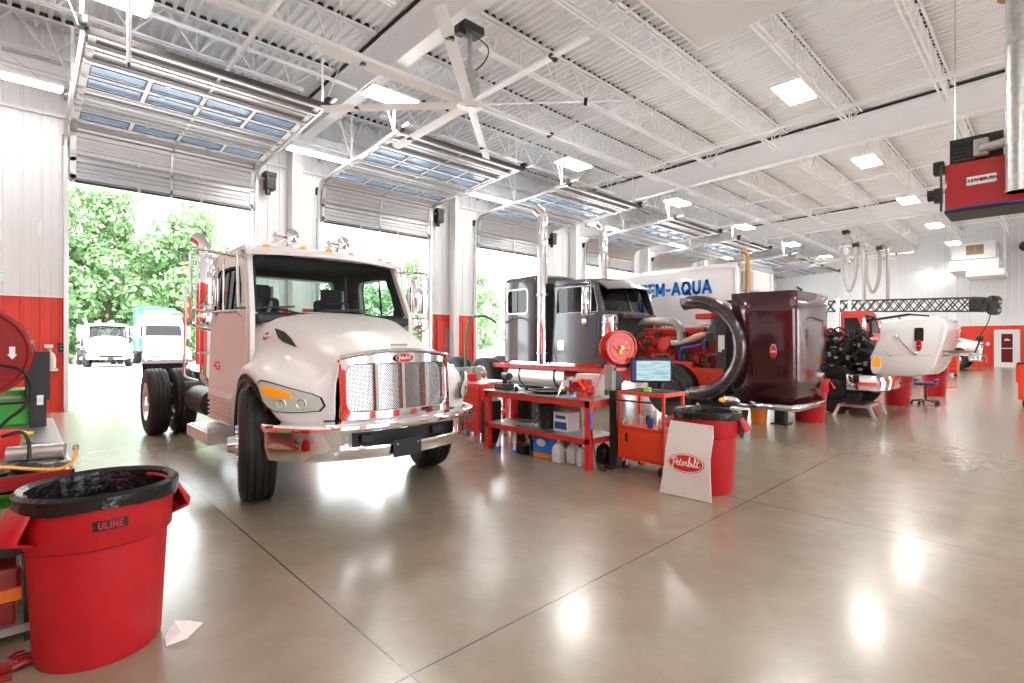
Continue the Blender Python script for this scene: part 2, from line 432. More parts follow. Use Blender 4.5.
# roof deck : fluted steel
g = B(); prof = []; x = X0
while x < XE:
    prof += [(x, 0), (x+.055, 0), (x+.075, .075), (x+.18, .075)]; x += .2
prof.append((x, 0))
a = [g._v((p, Y0, RZ(Y0)+h)) for p, h in prof]; b = [g._v((p, WY+.3, RZ(WY+.3)+h)) for p, h in prof]
for i in range(len(prof)-1): g._f([a[i], a[i+1], b[i+1], b[i]])
ceil = st(g.build('ceiling', 'deck_white', solid=0))
g = B(); a = [g._v(q) for q in ((X0,Y0,RZ(Y0)+.1),(XE+.3,Y0,RZ(Y0)+.1),(XE+.3,WY+.4,RZ(WY)+.09),(X0,WY+.4,RZ(WY)+.09))]; g._f(a)
rf = g.build('roof_cover', 'roof_outer', ceil)
def joist(x0, x1, y):
    g = B(); zt = RZ(y)-.02; zb = zt-.76
    for s in (-.05, .05):
        g.b2((x0, y+s-.022, zt-.055), (x1, y+s+.022, zt-.003))
        g.b2((x0+.75, y+s-.02, zb), (x1-.75, y+s+.02, zb+.045))
    n = int(round((x1-x0-.4)/1.15)); w = (x1-x0-.4)/n
    for i in range(n):
        xa = x0+.2+i*w; xm = xa+w/2
        first = i == 0; last = i == n-1
        pa = (xa, y, zt-.03); pm = (xm+(.3 if first else -.3 if last else 0), y, zb+.02); pb = (xa+w, y, zt-.03)
        g.bar(pa, pm, .032, .032); g.bar(pm, pb, .032, .032)
        g.bar((xm, y, zt-.03), pm, .022, .022)
    j = g.build('roof_joist', 'steel_white', ceil)
    g = B(); g.b2((x0+.05, y-.045, RZ(y)+.003), (x1-.05, y+.045, RZ(y)+.07)); g.build('flute_shade_strip', 'gap_shade', j)  # dark strip put in for the shade inside the deck flutes
    return j
JY = [14.25,12.2,10.16,8.12,6.05,4.0,1.95,-.1,-2.15,-4.2,-8.3,-12.4]
jbase = {}
for y in JY:
    segs = [(X0, 5.55), (6.05, 17.95), (18.45, 30.35), (30.85, XE-.1)]
    for k, (xa, xb) in enumerate(segs):
        if y < 1 and k == 0: continue
        joist(xa, xb, y)
for gx in GX[1:]:
    g = B(); za = lambda y: RZ(y)-.03
    for lo, hi, w in ((.0,.03,.30), (.03,.78,.03), (.78,.81,.30)):
        g.loft([[(gx-w/2, y, za(y)-lo-.06), (gx+w/2, y, za(y)-lo-.06), (gx+w/2, y, za(y)-hi-.06), (gx-w/2, y, za(y)-hi-.06)] for y in (Y0, WY)])
    g.build('roof_girder', 'steel_white', ceil)
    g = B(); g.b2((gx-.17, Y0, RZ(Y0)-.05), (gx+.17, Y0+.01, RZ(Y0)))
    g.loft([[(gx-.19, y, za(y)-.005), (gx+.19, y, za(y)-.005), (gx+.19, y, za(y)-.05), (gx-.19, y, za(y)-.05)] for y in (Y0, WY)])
    g.build('girder_shadow_gap', 'gap_shade', ceil)
# bridging rods between joists
g = B()
for x in (8.6, 12.0, 15.4, 21.3, 24.6, 27.6, 33.5, 37.5, 2.2):
    for off in (.06, .74):
        g.bar((x, JY[-1], RZ(JY[-1])-off), (x, WY, RZ(WY)-off), .03, .03)
g.build('joist_bridging', 'steel_white', ceil)
# ---- ribbed liner walls
def ribs(g, a0, a1, z0, z1, fn, pitch=.305):
    # fn(a, depth, z): depth out of the wall into the room
    pts = []; k = math.floor(a0/pitch); 
    while k*pitch < a1:
        c = k*pitch
        for da, h in ((-.03, 0), (-.018, .022), (.018, .022), (.03, 0), (.14, 0), (.146, .006), (.16, .006), (.166, 0)):
            if a0 < c+da < a1: pts.append((c+da, h))
        k += 1
    pts = [(a0, 0)]+pts+[(a1, 0)]
    lo = [g._v(fn(a, h, z0)) for a, h in pts]; hi = [g._v(fn(a, h, z1)) for a, h in pts]
    for i in range(len(pts)-1): g._f([lo[i], lo[i+1], hi[i+1], hi[i]])
wall_l = struct('wall_left')
gw = B(); gr = B(); fw = lambda a, h, z: (a, WY-h, z)
spans = []; px = X0
for a, b in DOORS: spans.append((px, a)); px = b
spans.append((px, XE))
for a, b in spans:
    ribs(gw, a, b, 2.46, 8.3, fw); ribs(gr, a, b, 0, 2.46, fw)
for a, b in DOORS: ribs(gw, a, b, 5.0, 8.3, fw)
gw.build('white_liner_panels', 'wall_white', wall_l); gr.build('red_wainscot', 'red_wall', wall_l)
g = B()
for a, b in spans: g.b2((a, WY-.045, 2.44), (b, WY, 2.48))
g.build('wainscot_cap', 'white_paint', wall_l)
g = B()   # outer shell of the wall, with thickness
for a, b in spans: g.b2((a, WY+.005, 0), (b, WY+.3, 8.1))
for a, b in DOORS: g.b2((a, WY+.005, 5.0), (b, WY+.3, 8.1))
g.build('outer_wall', 'wall_white', wall_l)
g = B()
for a, b in DOORS:
    for s, x in ((-1, a), (1, b)): g.b2((x-.06 if s < 0 else x-.01, WY-.06, 0), (x+.01 if s < 0 else x+.06, WY+.3, 5.05))
    g.b2((a-.06, WY-.05, 5.0), (b+.06, WY-.01, 5.08))
g.build('door_jamb_trim', 'track_steel', wall_l)
g = B()
for a, b in spans: g.b2((a, WY-.012, 0), (b, WY, .38))
wall_f = struct('wall_far')
fwf = lambda a, h, z: (XE-h, a, z)
gw = B(); gr = B()
g.bm.free()
gw2 = B()
ribs(gw, Y0, WY, 2.46, 8.7, fwf)
ribs(gr, Y0, 1.55, 0, 2.46, fwf); ribs(gr, 2.5, WY, 0, 2.46, fwf); ribs(gr, 1.55, 2.5, 2.1, 2.46, fwf)
gw.build('white_liner_panels', 'wall_white', wall_f); gr.build('red_wainscot', 'red_wall', wall_f)
gw2.b2((XE-.04, Y0, 2.44), (XE, WY, 2.48)); gw2.build('wainscot_cap', 'white_paint', wall_f)
g = B(); g.b2((XE+.01, Y0, 0), (XE+.2, 1.5, 8.6)); g.b2((XE+.01, 2.55, 0), (XE+.2, WY+.3, 8.6)); g.b2((XE+.01, 1.5, 2.15), (XE+.2, 2.55, 8.6)); g.build('outer_wall', 'wall_white', wall_f)
wall_b = struct('wall_back'); gw=B(); gr=B()
ribs(gw, Y0, WY, 2.46, 8.7, lambda a,h,z:(X0+h,a,z)); ribs(gr, Y0, WY, 0, 2.46, lambda a,h,z:(X0+h,a,z))
gw.build('white_liner_panels','wall_white',wall_b); gr.build('red_wainscot','red_wall',wall_b)
g=B(); g.b2((X0-.2,Y0,0),(X0-.01,WY+.3,8.7)); g.build('outer_wall','wall_white',wall_b)
wall_r = struct('wall_right'); gw=B(); gr=B(); g=B(); px=X0
OP=[DOORS[k] for k in (0,1,4,6)]
sp2=[]
for a,b in DOORS: sp2.append((px,a)); px=b
sp2.append((px,XE))
for a,b in sp2:
    ribs(gw,a,b,2.46,8.9,lambda a,h,z:(a,Y0+h,z)); ribs(gr,a,b,0,2.46,lambda a,h,z:(a,Y0+h,z)); g.b2((a,Y0-.25,0),(b,Y0-.01,8.9))
for a,b in DOORS: g.b2((a,Y0-.25,5.0),(b,Y0-.01,8.9))
for k in (2,3,5): ribs(gw,*DOORS[k],5.0,8.9,lambda a,h,z:(a,Y0+h,z))
gd=B()
for k in (2,3,5):
    a,b=DOORS[k]; gd.b2((a,Y0-.2,0),(b,Y0+.03,5.0))
    for j in range(19): gd.b2((a,Y0+.03,.04+j*.26),(b,Y0+.045,.26+j*.26-.03))
gd.build('added_closed_doors','door_steel',wall_r)  # unseen, added so that chrome reflects grey here instead of red
for a,b in OP: ribs(gw,a,b,5.0,8.9,lambda a,h,z:(a,Y0+h,z))
gw.build('white_liner_panels','wall_white',wall_r); gr.build('red_wainscot','red_wall',wall_r); g.build('outer_wall','wall_white',wall_r)
# columns against the door wall
for i, x in enumerate((5.5, 11.0, 17.6, 23.3, 29.5, 35.6)):
    g = B(); w = .26 if i % 2 == 0 else .14
    g.b2((x-w/2, WY-.42, 0), (x-w/2+.02, WY-.08, 7.4)); g.b2((x+w/2-.02, WY-.42, 0), (x+w/2, WY-.08, 7.4)); g.b2((x-w/2, WY-.26, 0), (x+w/2, WY-.24, 7.4))
    g.b2((x-w/2, WY-.435, 0), (x+w/2, WY-.42, 7.4)); g.b2((x-w/2-.08, WY-.46, 0), (x+w/2+.08, WY-.05, .02))
    st(g.build('trim_%d' % (i+1), 'steel_white'))
# girt line and eave strut along the door wall
g = B(); g.b2((X0, WY-.22, 7.15), (XE, WY-.02, 7.35)); g.b2((X0, WY-.1, 6.3), (XE, WY-.02, 6.36)); g.build('eave_girt', 'steel_white', wall_l)
# ---- overhead sectional doors, rolled up
SEG = .53
YV = WY-.14
def dpath(s):
    # distance from the hanging bottom edge -> (y, z)
    z0 = 5.0; zv = 5.72; R = .38
    L1 = zv-z0
    if s <= L1: return Vector((0, YV, z0+s))
    th = PI/2-.055; La = R*th
    if s <= L1+La:
        a = (s-L1)/R
        return Vector((0, YV-R*(1-math.cos(a)), zv+R*math.sin(a)))
    e = Vector((0, YV-R*(1-math.cos(th)), zv+R*math.sin(th)))
    d = Vector((0, -math.cos(.055), math.sin(.055)))
    return e+d*(s-L1-La)
def sect_door(i, x0, x1):
    D = struct('door_%d' % i)
    xa, xb = x0+.02, x1-.02
    for k in range(10):
        p = dpath(k*SEG+.004); q = dpath((k+1)*SEG-.004)
        t = (q-p).normalized(); L = (q-p).length; n = Vector((0, -t.z, t.y))   # room side / underside
        if n.y > .01 and abs(t.z) > .5: n = -n
        if abs(t.z) <= .5 and n.z > 0: n = -n
        if abs(t.z) > .5 and n.y > 0: n = -n
        def at(u, v, h, p=p, t=t, n=n): return Vector((u, 0, 0))+p+t*v+n*h
        if k in (3, 6, 7):
            g = B(); W = xb-xa; pw = (W-.24-.09*3)/4; holes = []
            for j in range(4):
                u = xa+.12+j*(pw+.09); holes.append([(u, .07), (u+pw, .07), (u+pw, L-.07), (u, L-.07)])
            outer = [(xa, 0), (xb, 0), (xb, L), (xa, L)]
            g.plate(outer, holes, lambda u, v: at(u, v, -.045), n*.045); ws = g.build('window_section', 'white_paint', D)
            for h in holes:
                g = B(); g.plate(h, [], lambda u, v: at(u, v, -.03), n*.006); g.build('window_pane', 'glass_pane', ws)
            g = B()
            for h in holes:
                (u0, v0), (u1, _), (_, v1), _ = h
                for aa, bb in (((u0, v0), (u1, v0)), ((u0, v1), (u1, v1)), ((u0, v0), (u0, v1)), ((u1, v0), (u1, v1))):
                    g.bar(at(aa[0], aa[1], .002), at(bb[0], bb[1], .002), .014, .014)
            g.build('glazing_bead', 'black_satin', ws)
        else:
            g = B(); pr = [(0, -.02), (.02, -.02), (.04, .03), (.12, .03), (.14, -.015), (.19, -.015), (.20,0), (.24,.0), (.25,-.015), (.28,-.015), (.29,0), (.33,0),(.34,-.015), (.39,-.015), (.41,.03), (.49,.03), (.51,-.02), (L,-.02)]
            pr = [(min(v, L), h) for v, h in pr]
            A = [g._v(at(xa, v, h)) for v, h in pr]; Bq = [g._v(at(xb, v, h)) for v, h in pr]
            for j in range(len(pr)-1): g._f([A[j], Bq[j], Bq[j+1], A[j+1]])
            A2 = [g._v(at(xa, 0, -.045)), g._v(at(xb, 0, -.045)), g._v(at(xb, L, -.045)), g._v(at(xa, L, -.045))]; g._f(A2)
            ds = g.build('door_section', 'door_steel', D)
            g = B()
            for u in (xa+.06, xb-.06, (xa+xb)/2):
                w = .1 if u != (xa+xb)/2 else .05
                g.plate([(u-w/2, .0), (u+w/2, .0), (u+w/2, L), (u-w/2, L)], [], lambda a, b: at(a, b, .012), n*.018)
            g.build('end_stile', 'white_paint' if k > 3 else 'track_steel', ds)
        g = B()
        for u in (xa+.05, xa+(xb-xa)*.33, (xa+xb)/2, xa+(xb-xa)*.67, xb-.05):
            g.plate([(u-.03, -.045), (u+.03, -.045), (u+.03, .045), (u-.03, .045)], [], lambda a, b: at(a, b, .024), n*.006)
            g.cyl(at(u-.04, 0, .035), at(u+.04, 0, .035), .009, n=6)
        g.build('hinge', 'galv', D)
    g = B()   # struts
    for s in (9.3*SEG, 9.97*SEG, 8.3*SEG, 4.6*SEG, 5.5*SEG):
        p = dpath(s); g.b2((xa, p.y-.03 if s<8*SEG else p.y-.04, p.z-.075), (xb, p.y+.03 if s<8*SEG else p.y+.04, p.z-.03))
    g.build('stiffening_strut', 'galv', D)
    pe = dpath(10*SEG+.08); g = B(); g.b2((xa-.05, pe.y-.045, pe.z-.10), (xb+.05, pe.y+.03, pe.z+.0)); g.build('end_channel', 'door_dark', D)
    for sx, x in ((-1, x0-.045), (1, x1+.045)):
        g = B(); pts = [Vector((x, YV, 0.05))]+[dpath(s*.1)+Vector((x, 0, 0)) for s in range(0, 16)]+[dpath(5.75)+Vector((x, 0, 0))]
        for a, b in zip(pts[:-1], pts[1:]): g.bar(a, b, .06, .05)
        tr = g.build('track', 'track_steel', D)
        g = B(); e = dpath(5.1)+Vector((x, 0, 0)); m = dpath(3.0)+Vector((x, 0, 0))
        for q in (e, m):
            g.bar(q, (q.x, q.y, RZ(q.y)-.8 if RZ(q.y)-.8 > q.z else q.z+.6), .05, .008); g.bar(q, (q.x+.4*sx, q.y, RZ(q.y)-.78), .04, .008)
        g.build('track_hanger', 'steel_white', tr)
        g = B(); q = dpath(1.2)+Vector((x, 0, 0)); g.b2((x-.04, WY-.14, 5.75), (x+.04, WY, 5.95)); g.b2((x-.06, pe.y-.1, pe.z-.05), (x+.06, pe.y+.06, pe.z+.12)); g.build('track_bracket', 'black_satin', tr)
    g = B(); g.cyl((x0-.15, WY-.28, 6.75), (x1+.2, WY-.28, 6.75), .018, n=8); g.cyl((x0+.5, WY-.28, 6.75), (x0+2.6, WY-.28, 6.75), .05, n=12)
    for x in (x0-.05, x1+.05): g.cyl((x-.03, WY-.28, 6.75), (x+.03, WY-.28, 6.75), .12, n=18)
    g.build('spring_shaft', 'galv', D)
    g = B(); p = dpath(0.02); g.b2((xa, YV-.02, 4.955), (xb, YV+.03, 5.0)); g.build('bottom_seal', 'rubber', D)
mat('door_dark', (.06,.05,.045), .5)
gp = bpy.data.materials.new('glass_pane'); N, L = nodes(gp); M['glass_pane'] = gp
pb = N['Principled BSDF']; tt = N.new('ShaderNodeBsdfTransparent'); tt.inputs[0].default_value = (.72,.84,.95,1); pb.inputs['Base Color'].default_value = (.45,.60,.80,1); pb.inputs['Roughness'].default_value = .04
mxx = N.new('ShaderNodeMixShader'); mxx.inputs[0].default_value = .45; L.new(tt.outputs[0], mxx.inputs[1]); L.new(pb.outputs[0], mxx.inputs[2]); L.new(mxx.outputs[0], N['Material Output'].inputs[0])
for i, (a, b) in enumerate(DOORS): sect_door(i+1, a, b)
# door operators by the jambs
for i, (x, lbl) in enumerate(((4.85, 'black door motor on the wall right of the nearest rolled-up door'), (10.4, 'black door motor on the wall right of the second rolled-up door'), (16.2, 'black jackshaft motor right of the third rolled-up door'))):
    t = thing('door_operator', lbl, 'motor', (x, WY-.25, 5.7), group='overhead door operators')
    g = B(); g.box((x, WY-.2, 5.75), (.26, .26, .36), bev=.03); hb = g.build('housing', 'black_plastic', t)
    g = B(); g.box((x, WY-.17, 5.98), (.30, .32, .14), bev=.02); g.build('cover', 'black_satin', t)
    g = B(); g.cyl((x-.05, WY-.2, 5.6), (x-.05, WY-.2, 5.45), .07, n=14); g.build('motor', 'black_paint', t)
    g = B(); g.cyl((x-.22, WY-.2, 5.86), (x-.1, WY-.2, 5.86), .03, n=10); g.build('shaft', 'galv', t)
# personnel doors
def pdoor(i, X=None, hinge='white_paint'):
    return None
D = struct('door_8')      # red door on the door wall at far left
g = B(); g.plate([(-1.45,0),(-.15,0),(-.15,2.25),(-1.45,2.25)], [[(-1.36,0.001),(-.24,0.001),(-.24,2.16),(-1.36,2.16)]], lambda a, b: (a, WY-.05, b), (0,.05,0)); g.build('door_frame', 'red_wall', D)
g = B(); g.b2((-1.36, WY-.04, .01), (-.24, WY-.005, 2.16)); lf = g.build('door_leaf', 'red_paint', D)
g = B(); g.b2((-1.0, WY-.12, 2.02), (-.6, WY-.06, 2.1)); g.b2((-.62, WY-.1, 2.12), (-.36, WY-.07, 2.15)); g.bar((-.62, WY-.1, 2.13), (-1.0, WY-.2, 2.13), .02); g.build('door_closer', 'brushed', D)
D = struct('door_9')      # red door between the second and third overhead door
g = B(); g.plate([(10.42,0),(11.62,0),(11.62,2.3),(10.42,2.3)], [[(10.5,0.001),(11.54,0.001),(11.54,2.2),(10.5,2.2)]], lambda a, b: (a, WY-.06, b), (0,.05,0)); g.build('door_frame', 'red_paint', D)
g = B(); g.plate([(10.5,.01),(11.54,.01),(11.54,2.2),(10.5,2.2)], [[(10.78,1.1),(10.96,1.1),(10.96,1.95),(10.78,1.95)]], lambda a, b: (a, WY-.04, b), (0,.035,0)); lf = g.build('door_leaf', 'red_wall', D)
g = B(); g.b2((10.78, WY-.03, 1.1), (10.96, WY-.02, 1.95)); g.build('vision_pane', 'cast_grey', D)
g = B(); g.b2((11.0, WY-.12, 2.03), (11.3, WY-.05, 2.11)); g.build('door_closer', 'brushed', D)
D = struct('door_10')     # far end wall door, cream frame round dark glass
g = B(); g.plate([(1.55,0),(2.5,0),(2.5,2.13),(1.55,2.13)], [[(1.78,.28),(2.27,.28),(2.27,1.95),(1.78,1.95)]], lambda a, b: (XE-.06, a, b), (.07,0,0)); lf = g.build('door_leaf', 'wall_white', D)
g = B(); g.b2((XE-.03, 1.78, .28), (XE-.02, 2.27, 1.95)); g.build('door_pane', 'glass_red', D) if 'glass_red' in M else g.build('door_pane', 'red_dark', D)
g = B(); g.b2((XE-.09, 1.70, .95), (XE-.05, 1.78, 1.05)); g.build('door_handle', 'brushed', D)
g = B(); g.b2((XE-.05, 1.9, 1.55), (XE-.034, 2.15, 1.6)); g.b2((XE-.05, 1.95, 1.62), (XE-.034, 2.1, 1.66)); g.b2((XE-.05,1.78,1.08),(XE-.03,2.27,1.12)); g.build('door_decal', 'white_paint', D)
g = B(); g.b2((XE-.08, 1.55-.08, 0), (XE-.01, 1.55, 2.2)); g.b2((XE-.08, 2.5, 0), (XE-.01, 2.58, 2.2)); g.b2((XE-.08, 1.47, 2.13), (XE-.01, 2.58, 2.2)); g.build('door_frame', 'wall_white', D)
# ================================================================ LIGHTS THAT HANG IN THE HALL
def highbay(x, y, z, lbl, w=.56, l=1.15, along='X', grp='high bay lights', m='lamp_glow'):
    t = thing('high_bay_light', lbl, 'ceiling light', (x, y, z), group=grp)
    sx, sy = (l, w) if along == 'X' else (w, l)
    g = B(); g.box((x, y, z+.06), (sx, sy, .07), bev=.01); g.b2((x-.12, y-.1, z+.09), (x+.12, y+.1, z+.16)); g.build('housing', 'white_paint', t)
    g = B(); n = 3
    for k in range(n):
        c = (k-(n-1)/2)*(sy if along == 'X' else sx)/n
        if along == 'X': g.b2((x-sx/2+.03, y+c-w/n/2+.015, z), (x+sx/2-.03, y+c+w/n/2-.015, z+.026))
        else: g.b2((x+c-w/n/2+.015, y-sy/2+.03, z), (x+c+w/n/2-.015, y+sy/2-.03, z+.026))
    g.build('diffuser', m, t)
    g = B(); zt = RZ(y)-.05
    for s in (-1, 1): g.cyl((x+s*sx*.35, y, z+.09), (x+s*.02, y, z+.55), .004, n=5)
    g.cyl((x, y, z+.55), (x, y, zt), .005, n=5); g.build('hanging_wire', 'galv', t)
    return t
ords = ['first', 'second', 'third', 'fourth', 'fifth', 'sixth', 'seventh']
for k in range(5):
    highbay(12.1+6.2*k, 3.9, 6.85, 'white rectangular high bay light, %s one in the row over the open aisle' % ords[k])
for k in range(6):
    highbay(5.9+6.25*k, 10.1, 6.85, 'white high bay light, %s in the row over the parked trucks' % ['one behind the fan','second','third','fourth','fifth','last'][k])
highbay(.95, 10.1, 6.85, 'big white high bay light above the rolled-up door panel beside the exit sign wall')
for k in range(5): highbay(-.3+6.2*k, -2.3, 6.95, 'high bay light over the near side of the aisle, unseen and added for fill')  # unseen rows here and below, added as fill light
for k in range(3): highbay(-.3+9*k, -8.3, 6.95, 'high bay light over the near side of the hall, unseen and added for fill')
for k, x in enumerate((-.35, 5.85, 11.8, 18.2, 24.1, 29.9)):
    highbay(x, 13.45, 6.42, ['long strip light above the ribbed wall with the exit sign','long strip light between the first and second rolled-up doors','long strip light between the second and third rolled-up doors','long strip light between the third and fourth rolled-up doors','long strip light right of the fourth rolled-up door','farthest long strip light along the door wall'][k], w=.32, l=1.9, grp='strip lights along the door wall', m='strip_glow')
highbay(41.6, 5.2, 5.9, 'strip light high against the far white end wall', w=.12, l=1.7, along='Y', grp=None, m='strip_glow')
# sprinkler pipes
def pipe(pts, r, lbl, name='sprinkler_pipe', grp='white sprinkler pipes', fit=(), hang=True, m='steel_white'):
    t = thing(name, lbl, 'pipe', pts[0], group=grp)
    g = B(); g.tube(pts, r, 10); g.build('pipe_run', m, t)
    g = B(); p, q = Vector(pts[0]), Vector(pts[-1]); n = max(2, int((q-p).length/3.1)); d = (q-p)/n
    g.bm.free()
    for i in range(n):
        c = p+d*(i+.5); u = d.normalized()*.05
        g = B(); g.cyl(c-u, c+u, r*1.35, n=10)
        g.cyl(c, (c.x, c.y, RZ(c.y)-.01), .008, n=5); g.build('pipe_hanger', m, t)
        h = c+d*.3; g = B(); g.cyl(h, h-Vector((0,0,.09)), .012, n=6); g.cyl(h-Vector((0,0,.09)), h-Vector((0,0,.1)), .028, n=8); g.build('sprinkler_head', m, t)
    return t
for x, w in ((7.55,'nearest to the big fan'),(10.4,'crossing just beyond the big fan'),(14.6,'passing before the first big girder'),(17.3,'tucked before the first big girder'),(21.4,'first beyond the big girder'),(24.5,'second beyond the big girder'),(28.6,'third beyond the big girder'),(33.5,'close to the far wall')):
    z = RZ(0)-1.15
    pipe([(x, Y0+1, RZ(Y0)-1.15), (x, 13.6, RZ(13.6)-1.15)], .03, 'white sprinkler pipe across the ceiling, '+w)
pipe([(X0, 9.6, RZ(9.6)-1.0), (XE-.2, 9.6, RZ(9.6)-1.0)], .05, 'thick white main pipe running the length of the hall', name='main_pipe')
pipe([(X0, 13.9, RZ(13.9)-1.3), (XE-.2, 13.9, RZ(13.9)-1.3)], .028, 'thin white pipe running above the rolled-up doors', name='main_pipe')
pipe([(X0, 11.1, RZ(9.6)-.9), (5.6, 11.1, RZ(9.6)-.9)], .04, 'white pipe over the nearest rolled-up door', name='main_pipe')
pipe([(3.0, 5.0, 7.0), (3.0, 12.6, 6.95)], .045, 'broad white channel sloping over the nearest door', name='ceiling_channel', grp=None)
t = thing('pipe_drop','white vertical pipe drop with a blue tip hanging over the nearest door','pipe',(1.2,9.85,5.75),group=None)
g = B(); g.cyl((1.2,9.85,5.8),(1.2,9.85,7.2),.03,n=10); g.build('drop_pipe','steel_white',t); g = B(); g.cyl((1.2,9.85,5.72),(1.2,9.85,5.82),.02,n=8); lab(g.build('blue_tip','blue_plastic',t),'blue cap')
# ---- big ceiling fans
def fan(x, y, z, lbl, ang=0.):
    t = thing('ceiling_fan', lbl, 'fan', (x, y, z), group='large eight-blade ceiling fans')
    g = B(); g.lathe([(0,-.06),(.16,-.06),(.24,-.03),(.24,.02),(.18,.05),(0,.05)], (x, y, z), n=28); hb = g.build('hub', 'white_paint', t, smooth=True)
    g = B(); g.lathe([(0,-.075),(.1,-.075),(.12,-.06)], (x, y, z), n=20); lab(g.build('badge', 'brushed', hb), 'round silver badge')
    g = B(); g.cyl((x,y,z+.05),(x,y,z+.5),.11,n=18); g.b2((x-.13,y-.13,z+.16),(x+.13,y+.13,z+.42),bev=.02); g.build('motor', 'galv', t)
    g = B(); g.cyl((x,y,z+.5),(x,y,z+1.35),.045,n=10); g.b2((x-.09,y-.09,z+.5),(x+.09,y+.09,z+.62)); g.build('down_rod', 'galv', t)
    g = B(); g.b2((x-.22,y-.14,z+1.28),(x+.22,y+.14,z+1.42)); g.b2((x-.28,y-.04,z+1.2),(x-.12,y+.1,z+1.36)); g.build('mounting_bracket', 'black_satin', t)
    g = B(); g.tube(smoothpath([(x+.1,y,z+1.3),(x+.3,y-.15,z+1.1),(x+.2,y-.2,z+.8),(x+.06,y-.02,z+.6)],5),.012,6); g.build('cable', 'black_satin', t)
    for k in range(8):
        a = ang+k*PI/4; d = Vector((math.cos(a), math.sin(a), 0)); n = Vector((-d.y, d.x, 0))
        g = B(); rg = []
        for r, w, c in ((.2,.085,.02),(.4,.085,.024),(1.2,.085,.024),(2.05,.085,.024)):
            o = Vector((x,y,z))+d*r; tl = Vector((0,0,1))*.03
            rg.append([o-n*w-tl, o-n*w*.3+Vector((0,0,c))-tl*.3, o+n*w*.5+Vector((0,0,c*.9))+tl*.5, o+n*w+tl, o+n*w*.3-Vector((0,0,c*.1)), o-n*w*.5-Vector((0,0,c*.4))-tl*.4])
        g.loft(rg); bl = g.build('blade', 'white_paint', t, smooth=True)
        g = B(); rg = []
        for r in (2.12, 2.75):
            o = Vector((x,y,z))+d*r; tl = Vector((0,0,1))*.03; w = .085; c = .024
            rg.append([o-n*w-tl, o-n*w*.3+Vector((0,0,c))-tl*.3, o+n*w*.5+Vector((0,0,c*.9))+tl*.5, o+n*w+tl, o+n*w*.3-Vector((0,0,c*.1)), o-n*w*.5-Vector((0,0,c*.4))-tl*.4])
        g.loft(rg); g.build('blade_tip', 'white_paint', bl, smooth=True)
        g = B(); g.b2((-.03,-.075,-.02),(.03,.075,.02)); g.bm.transform(Matrix.Translation((x+d.x*2.085,y+d.y*2.085,z)) @ Matrix.Rotation(a,4,'Z')@Matrix.Rotation(-.33,4,'X')); g.build('blade_joint', 'black_satin', bl)
AR = math.atan2(-.688, .7257)   # direction that lies across the view
fan(5.91, 7.34, 5.8, 'giant white ceiling fan with eight blades above the white truck', AR-.06)
fan(30.9, 7.5, 5.8, 'small distant ceiling fan with thin dark blades near the far wall', AR+.1)
# ---- big flat duct, top right
t = thing('air_duct', 'wide flat white sheet-metal duct at the top edge of the ceiling', 'duct', (7.1, 2.2, 6.5))
def crossbroken(x0, y0, x1, y1, z0, z1):
    g = B(); cx, cy = (x0+x1)/2, (y0+y1)/2
    a = [g._v((x0,y0,z0)), g._v((x1,y0,z0)), g._v((x1,y1,z0)), g._v((x0,y1,z0))]; m = g._v((cx,cy,z0-.035))
    b = [g._v((x0,y0,z1)), g._v((x1,y0,z1)), g._v((x1,y1,z1)), g._v((x0,y1,z1))]
    for i in range(4):
        j = (i+1)%4; g._f([a[i],a[j],m]); g._f([a[i],a[j],b[j],b[i]])
    g._f(b); return g
crossbroken(5.95, .3, 8.35, 4.2, 6.5, 7.3).build('duct_body', 'hvac', t)
for y in (.3, 2.25, 4.2): g = B(); g.b2((5.93, y-.015, 6.485), (8.37, y+.015, 7.31)); g.build('duct_flange', 'steel_white', t)
# ---- red waste oil heater
hx, hy, hz = 12.3, 1.42, 3.87
t = thing('waste_oil_heater', 'dark red CLEAN BURN heater box with black louvre hanging from the ceiling', 'heater', (hx, 0, hz))
g = B(); g.b2((hx, -1.1, hz), (hx+.9, hy, hz+.86), bev=.02); body = g.build('casing', 'heater_red' if 'heater_red' in M else 'red_dark', t)
g = B(); g.b2((hx-.004, -1.1, hz-.03), (hx+.9, hy+.004, hz+.03)); g.build('base_rail', 'black_satin', t)
g = B(); g.b2((hx+.1, hy-.78, hz+.87), (hx+.82, hy-.06, hz+1.32)); lv = g.build('blower_louvre', 'black_satin', t)
g = B()
for k in range(6): g.b2((hx+.075, hy-.76, hz+.9+k*.068), (hx+.1, hy-.08, hz+.945+k*.068))
g.build('louvre_blade', 'black_plastic', lv)
g = B(); g.cyl((hx-.2, .45, hz+.14), (hx-.2, .45, RZ(0)), .155, n=24)
for z in (hz+.14, hz+.95, hz+1.8, hz+2.6): g.cyl((hx-.2, .45, z), (hx-.2, .45, z+.05), .165, n=24)
lab(g.build('flue_pipe', 'galv', t, smooth=True), 'shiny galvanised flue pipe')
g = B(); g.cyl((hx-.2, .45, RZ(0)-1.1), (hx-.2, .45, RZ(0)-1.04), .26, n=24); g.build('flue_collar', 'bronze_pipe', t)
g = B(); g.cyl((hx-.05, hy-.5, hz+1.02), (hx-.2, .45, hz+1.02), .08, n=14); g.b2((hx-.1, .82, hz+.9), (hx+.1, 1.02, hz+1.2), bev=.02); g.build('burner', 'cast_grey', t)
